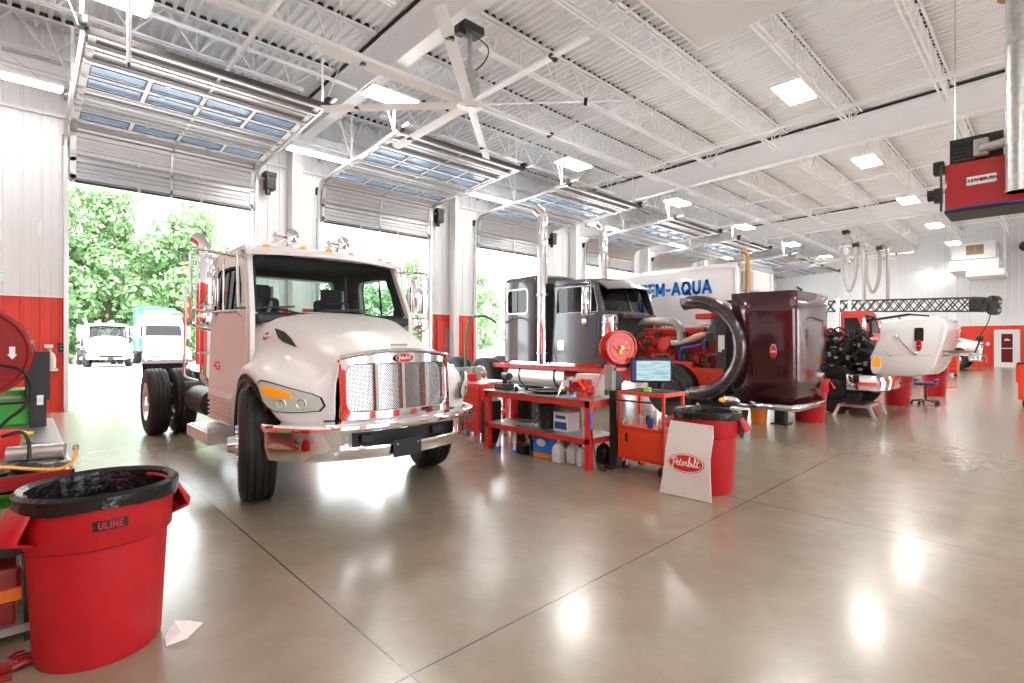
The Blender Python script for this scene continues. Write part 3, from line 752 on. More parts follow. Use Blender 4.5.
for yy in (hy+.05,):
    g = B(); g.cyl((hx+.05,yy+.04,hz+.35),(hx+.05,yy+.2,hz+.35),.1,n=14); g.b2((hx-.03,yy-.04,hz+.72),(hx+.17,yy+.12,hz+.95),bev=.02); g.cyl((hx-.02,yy,hz+.02),(hx-.02,yy,hz+.86),.02,n=8); g.b2((hx-.05,yy-.02,hz+.2),(hx+.1,yy+.1,hz+.45)); g.build('oil_pump', 'black_plastic', t)
g = B(); g.tube([(hx-.03,hy,hz+.02),(hx-.04,.9,hz+.05),(hx-.04,.3,hz-.0),(hx-.03,-.5,hz+.03)],.012,6); g.build('blue_line', 'blue_hose', t)
g = B()
for y in (hy-.1, -.9): g.cyl((hx+.45,y,hz+.86),(hx+.45,y,RZ(y)-.1),.012,n=6)
g.build('hanger_rod', 'galv', t)
g = B(); g.plate(rrect(.72,hz+.42,1.12,hz+.57,.02),[],lambda a,b:(hx-.006,a,b),(.005,0,0)); sg = g.build('name_plate', 'white_paint', t)
text('plate_lettering','CLEAN',.07,'black_satin',sg,(hx-.008,1.03,hz+.5),(0,-1,0),(0,0,1),bold=.004)
text('plate_lettering','BURN',.07,'black_satin',sg,(hx-.008,.80,hz+.5),(0,-1,0),(0,0,1),bold=.004)
g = B(); g.plate(oval(.915,hz+.5,.03,.036),[],lambda a,b:(hx-.009,a,b),(.002,0,0)); g.build('flame_dot','red_paint',sg)
# ---- air handler on the far wall
t = thing('air_handler', 'white air handling unit high on the far end wall', 'air conditioner', (40,3.3,5.2))
g = B(); g.b2((39.4,2.35,6.2),(41.9,4.25,7.15),bev=.03); g.build('upper_cabinet','hvac',t)
g = B(); g.b2((39.2,2.2,5.55),(41.95,4.35,6.15),bev=.02); g.b2((39.25,2.0,5.2),(41.95,3.6,5.56)); g.build('lower_duct','hvac',t)
g = B(); g.b2((39.37,2.85,6.45),(39.41,3.6,7.0)); gg = g.build('intake_grille','bronze_dark' if 'bronze_dark' in M else 'cast_grey',t)
g = B()
for k in range(9): g.b2((39.35,2.85,6.47+k*.06),(39.37,3.6,6.49+k*.06))
g.b2((39.34,3.2,6.45),(39.37,3.25,7.0)); g.build('grille_slat','cardboard',gg)
g = B(); g.cyl((39.6,2.0,5.3),(39.6,2.0,8.2),.05,n=8); g.build('pipe','hvac',t)
# exhaust extraction hoses far away
for i,(x,y,lb) in enumerate(((28.5,6.2,'looped grey exhaust hose hanging left of the far wall lights'),(30.2,5.6,'looped grey exhaust hose hanging nearest the far end wall'))):
    t = thing('exhaust_hose', lb, 'hose', (x,y,3.6), group='exhaust hoses on ceiling rails')
    g = B(); pts = smoothpath([(x,y+.9,6.0),(x,y+.85,4.6),(x,y+.6,3.9),(x,y+.35,4.6),(x,y+.3,6.0),(x,y+.1,6.05),(x,y,5.6),(x,y,3.3)],6); g.tube(pts,.075,10); g.build('flexible_hose','cast_grey',t,smooth=True)
    g = B(); g.b2((x-.04,y-.1,6.0),(x+.04,y+1.0,6.08)); g.build('rail','white_paint',t); g = B(); g.b2((x-.12,y+.2,5.95),(x+.12,y+.45,6.12)); g.build('trolley','black_satin',t)
# exit sign
t = thing('exit_sign','white exit sign with green letters on the ribbed wall above a red door','sign',(-.5,WY-.1,2.75))
g = B(); g.b2((-.62,WY-.1,2.72),(-.27,WY-.04,2.95),bev=.008); g.build('sign_box','white_paint',t)
text('sign_letters','EXIT',.16,'green_sign',t,(-.445,WY-.103,2.835),(1,0,0),(0,0,1),bold=.004)
# conduit and pull cord on the left white wall
t = thing('wall_conduit','thin white conduit running down the ribbed wall beside the exit sign','pipe',(.3,WY-.05,2.5))
g = B(); g.cyl((.28,WY-.05,2.6),(.28,WY-.05,6.4),.014,n=8); g.b2((.25,WY-.07,3.75),(.31,WY-.02,4.0)); g.build('conduit_run','steel_white',t)
t = thing('door_control','small black push button control on the red wall below the thin white conduit','switch',(.62,WY-.04,1.3))
g = B(); g.b2((.57,WY-.07,1.28),(.66,WY,1.46),bev=.008); g.build('control_box','black_plastic',t)
g = B(); g.cyl((.615,WY-.075,1.41),(.615,WY-.06,1.41),.015,n=10); g.cyl((.615,WY-.075,1.34),(.615,WY-.06,1.34),.015,n=10); lab(g.build('button','green_paint',t),'round green buttons')
t = thing('barn_lamp','dark round lamp head high on the far end wall past the air handler','lamp',(41.2,1.1,7.0))
g = B(); g.lathe([(.0,-.2),(.25,-.18),(.3,0),(.2,.15),(.05,.2)],(41.2,1.2,6.9),ax=(-1,0,0),n=18); g.build('lamp_head','black_plastic',t); g=B(); g.cyl((41.2,1.2,6.9),(41.9,1.2,7.3),.04,n=8); g.build('bracket','black_satin',t)
# ================================================================ WHEELS
def wheel(par, c, ax, r=.52, w=.28, face=1, name='wheel', rim='chrome', dual=False, hub=True):
    # ax points to the outer (visible) side
    c = Vector(c); ax = Vector(ax).normalized()
    k = r/.52; h = w/2
    prof = [(.285*k,-h*.75),(.30*k,-h*.9),(.40*k,-h),(.475*k,-h*.93),(.505*k,-h*.84)]
    # tread with four grooves
    gs = [-.55,-.2,.2,.55]
    for gx in gs:
        prof += [(.52*k,(gx-.06)*h),(.505*k,(gx-.055)*h),(.505*k,(gx+.055)*h),(.52*k,(gx+.06)*h)]
    prof += [(.505*k,h*.84),(.475*k,h*.93),(.40*k,h),(.30*k,h*.9),(.285*k,h*.75),(.285*k,-h*.75)]
    g = B(); g.lathe(prof, c, ax, n=48); ty = g.build(name, 'tyre_rubber', par, smooth=True, angle=30)
    g = B()
    if dual: g.lathe([(.295*k,h*.78),(.30*k,h*.88),(.285*k,h*.9),(.27*k,h*.6),(.25*k,-h*.2),(.18*k,-h*.35),(.12*k,-h*.3),(.0,-h*.3)], c, ax, n=36)
    else: g.lathe([(.295*k,h*.78),(.30*k,h*.9),(.282*k,h*.92),(.265*k,h*.6),(.25*k,h*.5),(.20*k,h*.75),(.13*k,h*.85),(.12*k,h*.8),(0,h*.8)], c, ax, n=36)
    g.lathe([(.295*k,-h*.78),(.30*k,-h*.9),(.27*k,-h*.6),(.26*k,h*.4)], c, ax, n=36)
    rm = g.build('rim', rim, ty, smooth=True)
    if hub:
        x, y, z = frame(ax); g = B(); zz = -.3*h if dual else h*.8
        for i in range(10):
            a = 2*PI*i/10; p = c+(x*math.cos(a)+y*math.sin(a))*.165*k+ax*zz
            g.cyl(p, p+ax*.055, .02, .014, n=8)
        g.cyl(c+ax*zz, c+ax*(zz+(.12 if not dual else .17)), .085*k, .075*k, n=20)
        g.build('lug_nuts', 'chrome', rm, smooth=True)
    return ty
def mirror(par, c, lx, w=.2, h=.48, y0=0, arm=None, name='side_mirror'):
    # chrome backed west-coast mirror; the shell bulges forward (-y)
    c = Vector(c); g = B()
    rg = []
    for z in (-h/2, -h/2+.02, h/2-.02, h/2):
        s = .9 if abs(z) == h/2 else 1
        rg.append([c+Vector((math.cos(a)*w/2*s, -max(0, math.sin(a))*.09*s+ (.02 if math.sin(a) < 0 else 0), z)) for a in [2*PI*i/20 for i in range(20)]])
    g.loft(rg); m = g.build(name, 'chrome', par, smooth=True, angle=60)
    g = B(); g.b2((c.x-w/2+.012, c.y+.018, c.z-h/2+.02), (c.x+w/2-.012, c.y+.026, c.z+h/2-.02)); g.build('mirror_pane', 'glass_dark', m)
    g = B(); q = c+Vector((0,0,-h/2-.13)); g.sphere(q, .1, 18, 10, (1,.55,1)); g.build('round_convex_mirror', 'chrome', m, smooth=True)
    return m
# ================================================================ WHITE TRUCK
T = thing('truck', 'big white truck with chrome mesh grille and open bare chassis, parked under the ceiling fan', 'truck', (2.63, 5.2, 0))
CX = 2.64
def half(pts): return pts
# hood and fenders as one skin. stations from the nose back
R_ARCH = .70; AY, AZ = 5.30, .50
def arch(y, z0):
    d = R_ARCH**2-(y-AY)**2
    return max(z0, AZ+math.sqrt(d)) if d > 0 else z0
st_ = [
 (4.30, [(.62,.80),(.62,.9),(.62,1.0),(.62,1.1),(.61,1.2),(.57,1.36),(.30,1.42),(0,1.43)]),
 (4.36, [(.70,.80),(.72,.9),(.71,1.01),(.68,1.1),(.63,1.2),(.575,1.375),(.31,1.44),(0,1.45)]),
 (4.50, [(.88,.80),(.90,.9),(.88,1.04),(.80,1.14),(.66,1.21),(.585,1.40),(.33,1.475),(0,1.49)]),
 (4.66, [(1.01,.80),(1.035,.92),(1.01,1.09),(.90,1.19),(.69,1.23),(.60,1.435),(.35,1.52),(0,1.54)]),
 (4.80, [(1.08,.84),(1.10,.98),(1.075,1.14),(.95,1.235),(.72,1.26),(.615,1.47),(.37,1.56),(0,1.58)]),
 (5.00, [(1.11,.9),(1.125,1.13),(1.09,1.235),(.97,1.30),(.76,1.32),(.67,1.54),(.45,1.625),(0,1.645)]),
 (5.22, [(1.11,.9),(1.125,1.21),(1.09,1.29),(.97,1.345),(.79,1.38),(.70,1.59),(.50,1.685),(0,1.71)]),
 (5.45, [(1.10,.9),(1.11,1.20),(1.07,1.28),(.96,1.34),(.84,1.43),(.77,1.66),(.56,1.75),(0,1.775)]),
 (5.64, [(1.08,.85),(1.08,1.10),(1.04,1.20),(.95,1.29),(.89,1.46),(.84,1.70),(.62,1.795),(0,1.82)]),
 (5.82, [(1.05,.78),(1.04,.96),(.99,1.08),(.94,1.24),(.93,1.46),(.90,1.735),(.62,1.83),(0,1.85)]),
 (6.02, [(1.02,.60),(1.01,.8),(.97,.95),(.955,1.2),(.95,1.46),(.93,1.735),(.62,1.83),(0,1.85)]),
]
g = B(); rows = []
for y, hp in st_:
    hp = list(hp); z0 = arch(y, hp[0][1]); hp[0] = (hp[0][0], z0)
    if hp[1][1] < z0+.05: hp[1] = (hp[1][0], z0+.05)
    if hp[2][1] < z0+.09: hp[2] = (hp[2][0], z0+.09)
    z_shift=0
    hp[0]=(hp[0][0],hp[0][1]-(.04 if y<4.9 else 0))
    row = [(CX-a, y+(0.10*(a/.62)**2 if y < 4.4 else 0), z) for a, z in hp]+[(CX+a, y+(0.10*(a/.62)**2 if y < 4.4 else 0), z) for a, z in reversed(hp[:-1])]
    rows.append(row)
g.loft(rows, close=False, cap=False)
hood = g.build('hood', 'pearl_white', T, smooth=True, sub=2, solid=.02)
# radiator shell behind the grille
g = B(); g.b2((CX-.56,4.42,.78),(CX+.56,4.5,1.34)); g.build('radiator_shell','black_satin',T)
def gy(u): return 4.262+.10*((u-CX)/.62)**2
# grille surround (chrome) and mesh
def gmap(off): return lambda a, b: (CX+a, gy(CX+a)-off-(b-.80)*-.06, b)
def surround_outline():
    o = []
    for i in range(13): u = -.61+1.22*i/12; o.append((u*.985, .775))
    for z in (.85,1.0,1.15,1.28): o.append((.60-(z-.85)*.02, z))
    for i in range(15):
        t = i/14; u = .585*math.cos(PI*t) ; o.append((-(-.585+1.17*t)*1.0 if False else .585-1.17*t, 1.35+.06*math.sin(PI*t)))
    for z in (1.28,1.15,1.0,.85): o.append((-(.60-(z-.85)*.02), z))
    return o
out = surround_outline()
hole = rrect(-.53,.87,.53,1.29,.07,5)
# densify the hole so that it follows the curve
def dens(lp, d=.06):
    r = []
    for i, p in enumerate(lp):
        q = lp[(i+1)%len(lp)]; L = math.hypot(q[0]-p[0], q[1]-p[1]); n = max(1, int(L/d))
        for k in range(n): r.append((lerp(p[0],q[0],k/n), lerp(p[1],q[1],k/n)))
    return r
g = B(); g.plate(dens(out,.08), [dens(hole)], gmap(.0), (0,.06,0)); gs = g.build('grille_surround','chrome',T, bev=.012, smooth=True)
g = B(); g.plate(dens(hole), [], gmap(-.045), (0,.01,0)); g.build('grille_mesh','grille_mesh',gs)
for u in (-.27,0,.27):
    g = B(); g.loft([[(CX+u-.014,gy(CX+u)+.0-( z-.8)*-.06,z),(CX+u+.014,gy(CX+u)-(z-.8)*-.06,z),(CX+u+.014,gy(CX+u)+.05-(z-.8)*-.06,z),(CX+u-.014,gy(CX+u)+.05-(z-.8)*-.06,z)] for z in (.86,1.3)]); g.build('grille_bar','chrome',gs)
g = B(); n=24
g.tube([(CX-.585+1.17*i/n, gy(CX-.585+1.17*i/n)+.035, 1.355+.062*math.sin(PI*i/n)) for i in range(n+1)], .022, 8); g.build('crown_bar','chrome',gs,smooth=True)
emblem(T,(CX,4.272,1.345),(1,0,0),(0,.1,1),.095,.045)
g = B(); g.b2((CX-.09,4.36,1.455),(CX+.09,4.38,1.48),bev=.005); g.build('hood_ornament','chrome',T)
# headlights
for s in (-1,1):
    def hp(a, b, off=0, s=s):
        # a 0..1 from the nose outwards, b 0..1 height: lies on the swept corner of the fender
        P0 = (.735,4.375); P1 = (1.055,4.64); P2=(1.13,4.90)
        x = (1-a)**2*P0[0]+2*a*(1-a)*P1[0]+a*a*P2[0]; y = (1-a)**2*P0[1]+2*a*(1-a)*P1[1]+a*a*P2[1]
        nx, ny = .72, -.69
        return (CX+s*(x+nx*off), y+ny*off, b)
    outl = [(.03,.895),(.2,.885),(.4,.88),(.6,.89),(.72,.92),(.82,.975),(.90,1.07),(.93,1.14),(.86,1.165),(.7,1.15),(.5,1.12),(.3,1.085),(.12,1.05),(.02,1.015),(-.02,.94)]
    g = B(); g.plate(dens(outl,.06),[],lambda a,b:hp(a,b,.004),(s*.008,-.008,0),ml=.12); hl = g.build('headlight','black_satin',T)
    inn = [( .45+(a-.45)*.955, 1.0+(b-1.0)*.93) for a,b in outl]
    g = B(); g.plate(dens(inn,.06),[],lambda a,b:hp(a,b,.018),(s*.004,-.004,0),ml=.12); g.build('reflector','headlamp_inner',hl)
    am = [(.34,1.015),(.62,1.01),(.80,1.05),(.85,1.11),(.66,1.10),(.45,1.075),(.36,1.05)]
    g = B(); g.plate(dens(am,.06),[],lambda a,b:hp(a,b,.026),(s*.006,-.006,0),ml=.12); lab(g.build('turn_signal','amber',hl),'amber turn signal')
    for a,b,r in ((.24,.96,.048),(.5,.955,.045)):
        c = Vector(hp(a,b,.016)); g = B(); g.lathe([(r,.0),(r*1.02,.014),(r*.9,.018),(r*.5,.004),(0,.0)],c,(s*.72,-.69,0),n=20); g.build('projector','brushed',hl,smooth=True)
    g = B(); g.plate(dens(outl,.06),[],lambda a,b:hp(a,b,.045),(s*.002,-.002,0),ml=.12); g.build('headlight_lens','glass',hl)
from mathutils.bvhtree import BVHTree
bpy.context.view_layer.update()
HO = Vector(T.location); hbvh = BVHTree.FromObject(hood, bpy.context.evaluated_depsgraph_get())
# side vent and oval on each side of the hood
for s in (-1,1):
    def hs(a, b, off=0, s=s):
        hit = hbvh.ray_cast(Vector((CX+s*3, a, b))-HO, Vector((-s, 0, 0)))[0]
        x = (hit.x+HO.x-CX)*s if hit is not None else .8
        return (CX+s*(x+off), a, b)
    g = B(); g.plate(dens([(5.472,1.635),(5.339,1.60),(5.186,1.53),(5.035,1.447),(5.25,1.495),(5.347,1.535)],.04),[],lambda a,b:hs(a,b,.006),(s*.010,0,0),ml=.06); g.build('hood_vent','black_plastic',T)
    emblem(T,hs(5.50,1.55,.02),(0,-s*-1 if False else (-1 if s<0 else 1),0),(s*-.45,0,1),.075,.045)
# bumper
bp = [(-1.13,4.86),(-1.12,4.72),(-1.06,4.56),(-.93,4.40),(-.75,4.29),(-.55,4.235),(-.28,4.20),(0,4.19)]
bp = bp+[(-a,b) for a,b in reversed(bp[:-1])]
bp2 = [bp[0]]
for p,q in zip(bp[:-1],bp[1:]): bp2 += [((p[0]+q[0])/2,(p[1]+q[1])/2), q]
prof = [(.06,.43),(.015,.445),(.002,.49),(-.004,.53),(-.006,.56),(-.006,.70),(-.012,.72),(-.014,.76),(.0,.785),(.07,.80)]
g = B(); R=[]
for i,(x,y) in enumerate(bp2):
    a = bp2[max(i-1,0)]; b = bp2[min(i+1,len(bp2)-1)]; t = Vector((b[0]-a[0],b[1]-a[1])).normalized(); nrm = Vector((-t.y,t.x))
    rise = .03*min(1,abs(x)/.9)
    R.append([g._v((CX+x+nrm.x*d, y+nrm.y*d, z+ (rise if z<.6 else 0))) for d,z in prof])
for i in range(len(R)-1):
    xm = (bp2[i][0]+bp2[i+1][0])/2
    for j in range(len(prof)-1):
        if j in (4,) and abs(xm)<.50: continue
        g._f([R[i][j],R[i+1][j],R[i+1][j+1],R[i][j+1]])
bump = g.build('bumper','chrome',T,smooth=True,angle=40,solid=.01)
g = B(); g.b2((CX-.62,4.32,.52),(CX+.62,4.36,.74)); 
for s in (-1,1): g.b2((CX+s*.38-.06,4.27,.59),(CX+s*.38+.06,4.33,.66),bev=.01)
g.build('bumper_mesh','black_satin',T)
g = B(); g.b2((CX-.70,4.42,.74),(CX+.70,4.50,.80)); g.build('bumper_gap_filler','rubber',T)
g = B(); g.box((CX-.03,4.165,.52),(.30,.012,.16),bev=.006); pl = g.build('licence_plate_holder','black_plastic',T)
g = B()
for s in (-1,1): g.cyl((CX-.03+s*.11,4.158,.56),(CX-.03+s*.11,4.15,.56),.009,n=8)
g.build('screw','galv',pl)
# inner fender liners
for s in (-1,1):
    g = B(); n=14; rr=.60
    ang=[PI*(-.02)+PI*1.04*i/n for i in range(n+1)]
    A=[g._v((CX+s*1.0,AY+math.cos(a)*rr,AZ+math.sin(a)*rr)) for a in ang]; Bq=[g._v((CX+s*.70,AY+math.cos(a)*rr,AZ+math.sin(a)*rr)) for a in ang]
    for i in range(n): g._f([A[i],A[i+1],Bq[i+1],Bq[i]])
    g._f(Bq); g.build('wheel_arch_liner','black_satin',T,solid=.01)
    g = B(); n=24; ang=[PI*(.06)+PI*.72*i/n for i in range(n+1)]
    def ox(y):
        for (ya,ha),(yb,hb) in zip(st_[:-1],st_[1:]):
            if ya<=y<=yb: return lerp(ha[0][0],hb[0][0],(y-ya)/(yb-ya))
        return st_[-1][1][0][0]
    g.tube([(CX+s*(ox(AY+math.cos(a)*.62)-.02),AY+math.cos(a)*.625,AZ+math.sin(a)*.625) for a in ang],.016,8); g.build('arch_lip','black_satin',T,smooth=True)
# wheels
sa = math.radians(15)
wheel(T,(CX-1.0,AY,.525),(-math.cos(sa),math.sin(sa)*1,0),.525,.32,name='front_wheel')
wheel(T,(CX+.95,AY,.525),(math.cos(sa),-math.sin(sa),0),.525,.32,name='front_wheel')
for s in (-1,1):
    for k,off in enumerate((1.06,.70)):
        wheel(T,(CX+s*off,10.1,.53),(s,0,0),.53,.30,name='rear_wheel',dual=(k==0),rim='brushed',hub=(k==0))
    g = B(); n=12; A=[];Bq=[]
    for i in range(n+1):
        a = PI*(.12+.76*i/n); A.append(g._v((CX+s*1.15,10.1+math.cos(a)*.64,.5+math.sin(a)*.64))); Bq.append(g._v((CX+s*.5,10.1+math.cos(a)*.64,.5+math.sin(a)*.64)))
    for i in range(n): g._f([A[i],A[i+1],Bq[i+1],Bq[i]])
    g.bm.free()
    g = B(); g.b2((CX+s*.5,10.72,.35),(CX+s*1.15,10.735,1.12)); g.build('mud_flap','rubber',T)
    g = B(); g.b2((CX+s*.4,10.68,1.12),(CX+s*1.16,10.74,1.17)); g.build('flap_hanger','white_paint',T)
g = B()
for s in (-1,1): g.b2((CX+s*.43-.04,4.5,.72),(CX+s*.43+.04,11.4,.98))
for y in (6.6,8.2,9.3,11.2): g.b2((CX-.42,y-.05,.76),(CX+.42,y+.05,.94))
g.build('frame_rail','black_satin',T)
g = B(); g.cyl((CX-.9,10.1,.53),(CX+.9,10.1,.53),.09,n=14); g.sphere((CX,10.1,.53),.24,14,10); g.cyl((CX,10.1,.6),(CX,7.5,.8),.05,n=10)
g.b2((CX-.7,AY-.05,.42),(CX+.7,AY+.05,.52)); g.cyl((CX-.8,9.4,.75),(CX-.4,9.4,.75),.13,n=14); g.cyl((CX-.75,8.9,.6),(CX-.4,8.9,.6),.13,n=14)
g.b2((CX-.35,5.0,.5),(CX+.35,6.3,.75)); g.build('axle','engine_black',T)
# ---- cab
CY0, CY1 = 5.66, 7.25; HW = .965
def side_x(z): return HW-(0 if z<1.75 else (z-1.75)*.09)
def ymin(z): return 5.66 if z<1.8 else 5.66+(z-1.8)*.44
# side walls with window hole
doorout = [(5.70,.98),(6.95,.98),(6.95,2.36),(6.86,2.42),(6.02,2.42),(5.96,2.36),(5.72,1.80)]
win = [(6.90,1.84),(6.90,2.26),(6.84,2.33),(6.40,2.33),(6.10,2.31),(5.98,2.10),(5.93,1.92),(5.97,1.84),(6.35,1.84)]
for s in (-1,1):
    fn = lambda a,b,s=s:(CX+s*side_x(b),a,b)
    outer = [(5.62,.80),(7.25,.80),(7.25,2.46),(7.18,2.55),(6.05,2.56),(5.94,2.48),(5.64,1.82)]
    g = B(); g.plate(outer,[win],fn,(-s*.05,0,0)); sw = g.build('cab_side','pearl_white',T)
    fn2 = lambda a,b,s=s:(CX+s*(side_x(b)+.012),a,b)
    g = B(); g.plate(doorout,[win],fn2,(-s*.011,0,0)); dr = g.build('door','pearl_white',T,bev=.004)
    g = B(); g.plate([(a,b) for a,b in win],[],lambda a,b,s=s:(CX+s*(side_x(b)-.02),a,b),(s*.004,0,0)); g.build('door_window','glass_dark' if s<0 else 'glass',dr)
    g = B(); g.tube([fn2(a,b) for a,b in win+[win[0]]],.012,6); g.build('window_seal','rubber',dr)
    g = B(); g.bar(fn2(6.42,1.85),fn2(6.42,2.32),.02); g.build('vent_divider','rubber',dr)
    g = B(); g.plate(rrect(6.62,1.17,6.84,1.27,.04),[],lambda a,b,s=s:(CX+s*(HW+.016),a,b),(s*.006,0,0)); g.box((CX+s*(HW+.035),6.73,1.22),(.02,.16,.035),bev=.006); g.build('door_handle','chrome',dr)
# roof
g = B(); rows=[]
for y,zc,zs,w in ((5.86,2.515,2.44,.80),(5.95,2.57,2.49,.83),(6.2,2.62,2.52,.84),(6.8,2.635,2.53,.84),(7.15,2.60,2.51,.83),(7.27,2.52,2.45,.80)):
    pts=[(-1,zs),(-.96,zs+.03),(-.8,zc-.03),(-.4,zc-.003),(0,zc),(.4,zc-.003),(.8,zc-.03),(.96,zs+.03),(1,zs)]
    rows.append([(CX+a*w*1.075,y-.06*(1-abs(a))*(1 if y<6 else 0),z) for a,z in pts])
g.loft(rows,close=False,cap=False); rfm = g.build('cab_roof','pearl_white',T,smooth=True,sub=1,solid=.03)
# sun visor
g = B(); rows=[]
for dy,z in ((.04,2.50),(-.05,2.505),(-.14,2.46),(-.15,2.445),(-.04,2.475),(.04,2.47)):
    rows.append([(CX+a*.93,5.90+dy+.14*a*a-.06,z-.03*a*a) for a in [-1+2*i/12 for i in range(13)]])
g.loft(rows+[rows[0]],close=False,cap=False); g.build('sun_visor','pearl_white',T,smooth=True)
# windscreen frame on a raked plane
def wsf(a,b,off=0): 
    t=(b-1.80)/.68; return (CX+.015+a*1.11, 5.67+.30*t+.08*(a/.85)**2-off, b)
wo = dens([(-.88,1.76),(.88,1.76),(.80,2.50),(-.80,2.50)],.12); wh = dens([(-.80,1.83),(-.76,1.80),(.76,1.80),(.80,1.83),(.745,2.42),(.71,2.45),(-.71,2.45),(-.745,2.42)],.12)
g = B(); g.plate(wo,[wh],lambda a,b:wsf(a,b),(0,.05,0)); g.build('windscreen_frame','pearl_white',T)
g = B(); g.plate(wh,[],lambda a,b:wsf(a,b,-.012),(0,.004,0)); wg=g.build('windscreen','glass_tint',T)
g = B(); g.tube([wsf(a,b,.006) for a,b in wh+[wh[0]]],.014,6); g.build('windscreen_seal','rubber',wg)
for xw in (-.35,.42):
    g = B(); g.tube([wsf(xw,1.79,.03),wsf(xw-.30,1.86,.035)],.010,6); g.bar(wsf(xw-.62,1.84,.03),wsf(xw-.1,1.88,.03),.012,.02); g.build('wiper','black_satin',T)
# cowl
g = B(); g.b2((CX-.90,5.62,1.70),(CX+.90,5.80,1.79),bev=.02); g.build('cowl','black_satin',T)
# rear wall with window
g = B(); g.plate([(-.94,.8),(.94,.8),(.88,2.5),(-.88,2.5)],[rrect(-.62,1.80,.62,2.34,.07)],lambda a,b:(CX+a,7.22,b),(0,.04,0)); rw=g.build('cab_rear_wall','pearl_white',T)
g = B(); g.plate(rrect(-.62,1.80,.62,2.34,.07),[],lambda a,b:(CX+a,7.24,b),(0,.004,0)); g.build('rear_window','glass',rw)
g = B(); g.b2((CX-.86,5.66,.78),(CX+.86,7.24,.84)); g.build('cab_floor','black_satin',T)
# interior
g = B(); g.b2((CX-.84,5.98,2.44),(CX+.84,7.2,2.47)); g.plate([(-.86,.84),(.86,.84),(.80,2.46),(-.80,2.46)],[rrect(-.64,1.78,.64,2.36,.07)],lambda a,b:(CX+a,7.19,b),(0,.02,0)); g.build('headliner','seat_cloth',T)
for s in (-1,1):
    g = B(); g.plate([(5.75,.85),(7.18,.85),(7.18,2.46),(6.08,2.46),(5.98,2.38),(5.76,1.80)],[win],lambda a,b,s=s:(CX+s*(side_x(b)-.065),a,b),(-s*.015,0,0)); g.build('door_trim','seat_cloth',T)
g = B(); g.loft([[(CX-.84,5.72,1.2),(CX+.84,5.72,1.2),(CX+.84,5.74,1.76),(CX-.84,5.74,1.76)],[(CX-.84,6.15,1.2),(CX+.84,6.15,1.2),(CX+.84,6.08,1.70),(CX-.84,6.08,1.70)]]); g.build('dashboard','black_satin',T)
for k,x in enumerate((-.48,.48)):
    g = B(); g.box((CX+x,6.62,1.30),(.52,.52,.16),bev=.05); g.box((CX+x,6.92,1.70),(.50,.14,.72),bev=.05); g.box((CX+x,6.94,2.12),(.3,.1,.2),bev=.04); g.build('seat','seat_cloth',T)
    g = B(); g.tube([(CX+x+.19,7.0,2.2),(CX+x+.12,6.83,1.95),(CX+x-.2,6.6,1.4)],.022,6); lab(g.build('seat_belt','paper',T),'pale seat belt')
g = B(); c=Vector((CX+.45,6.22,1.72)); x_=Vector((1,0,0)); y_=Vector((0,.55,.83)); g.tube([c+x_*math.cos(a)*.22+y_*math.sin(a)*.22 for a in [2*PI*i/24 for i in range(25)]],.014,6); g.bar(c-x_*.2,c+x_*.2,.03); g.bar(c,c+Vector((0,-.2,-.15)),.04); g.build('steering_wheel','black_plastic',T)
# roof lamps and horns
for x in (-.68,-.30,.0,.28,.70):
    g = B(); yy=5.93+.10*(x/.8)**2; g.lathe([(.055,0),(.05,.035),(.03,.06),(0,.066)],(CX+x,yy,2.535-.04*abs(x)),n=16); ml=g.build('marker_lamp','amber',T,smooth=True)
    g = B(); g.lathe([(.07,-.01),(.07,.012),(.05,.015)],(CX+x,yy,2.53-.04*abs(x)),n=16); g.build('lamp_base','chrome',ml)
for x in (-.40,.22):
    g = B(); c=Vector((CX+x,6.02,2.70)); g.lathe([(.012,.5),(.02,.3),(.03,.16),(.06,.06),(.085,.01),(.088,-.01),(.07,-.03),(.0,-.045)],c,(-.1,1,0),n=20); g.b2((c.x-.02,c.y+.15,2.6),(c.x+.02,c.y+.2,2.70)); g.build('air_horn','chrome',T,smooth=True)
    g = B(); g.bar((CX+x-.22,6.0,2.68),(CX+x+.02,6.05,2.68),.02,.03); g.b2((CX+x-.2,6.0,2.6),(CX+x-.17,6.04,2.72)); g.build('horn_bracket','chrome',T)
# mirrors with tubular loops
for s in (-1,1):
    mx = CX+s*1.25 if s<0 else CX+s*1.27
    mi = mirror(T,(mx,6.02,2.12),s,w=.20,h=.50)
    g = B(); x0=CX+s*.90
    loop = fillet([(x0,5.98,2.40),(mx+s*.16,5.98,2.44),(mx+s*.16,5.98,1.66),(mx-s*.02,5.98,1.62)],.08)
    g.tube(loop,.017,8)
    g.tube(fillet([(x0,5.98,2.47),(CX+s*.99,5.96,2.47),(CX+s*.99,5.90,1.80),(x0,5.80,1.68)],.05),.015,8)
    g.tube(fillet([(mx-s*.14,6.0,2.38),(mx-s*.14,6.0,1.80),(CX+s*.99,5.93,1.82)],.03),.013,8)
    g.tube([(mx+s*.16,5.98,1.83),(mx,5.99,1.80),(CX+s*.98,5.9,1.83)],.013,8)
    g.build('mirror_arm','chrome',T,smooth=True)
    g = B(); g.box((CX+s*.93,5.80,1.68),(.07,.08,.12),bev=.01); g.build('mirror_hinge','black_plastic',T)
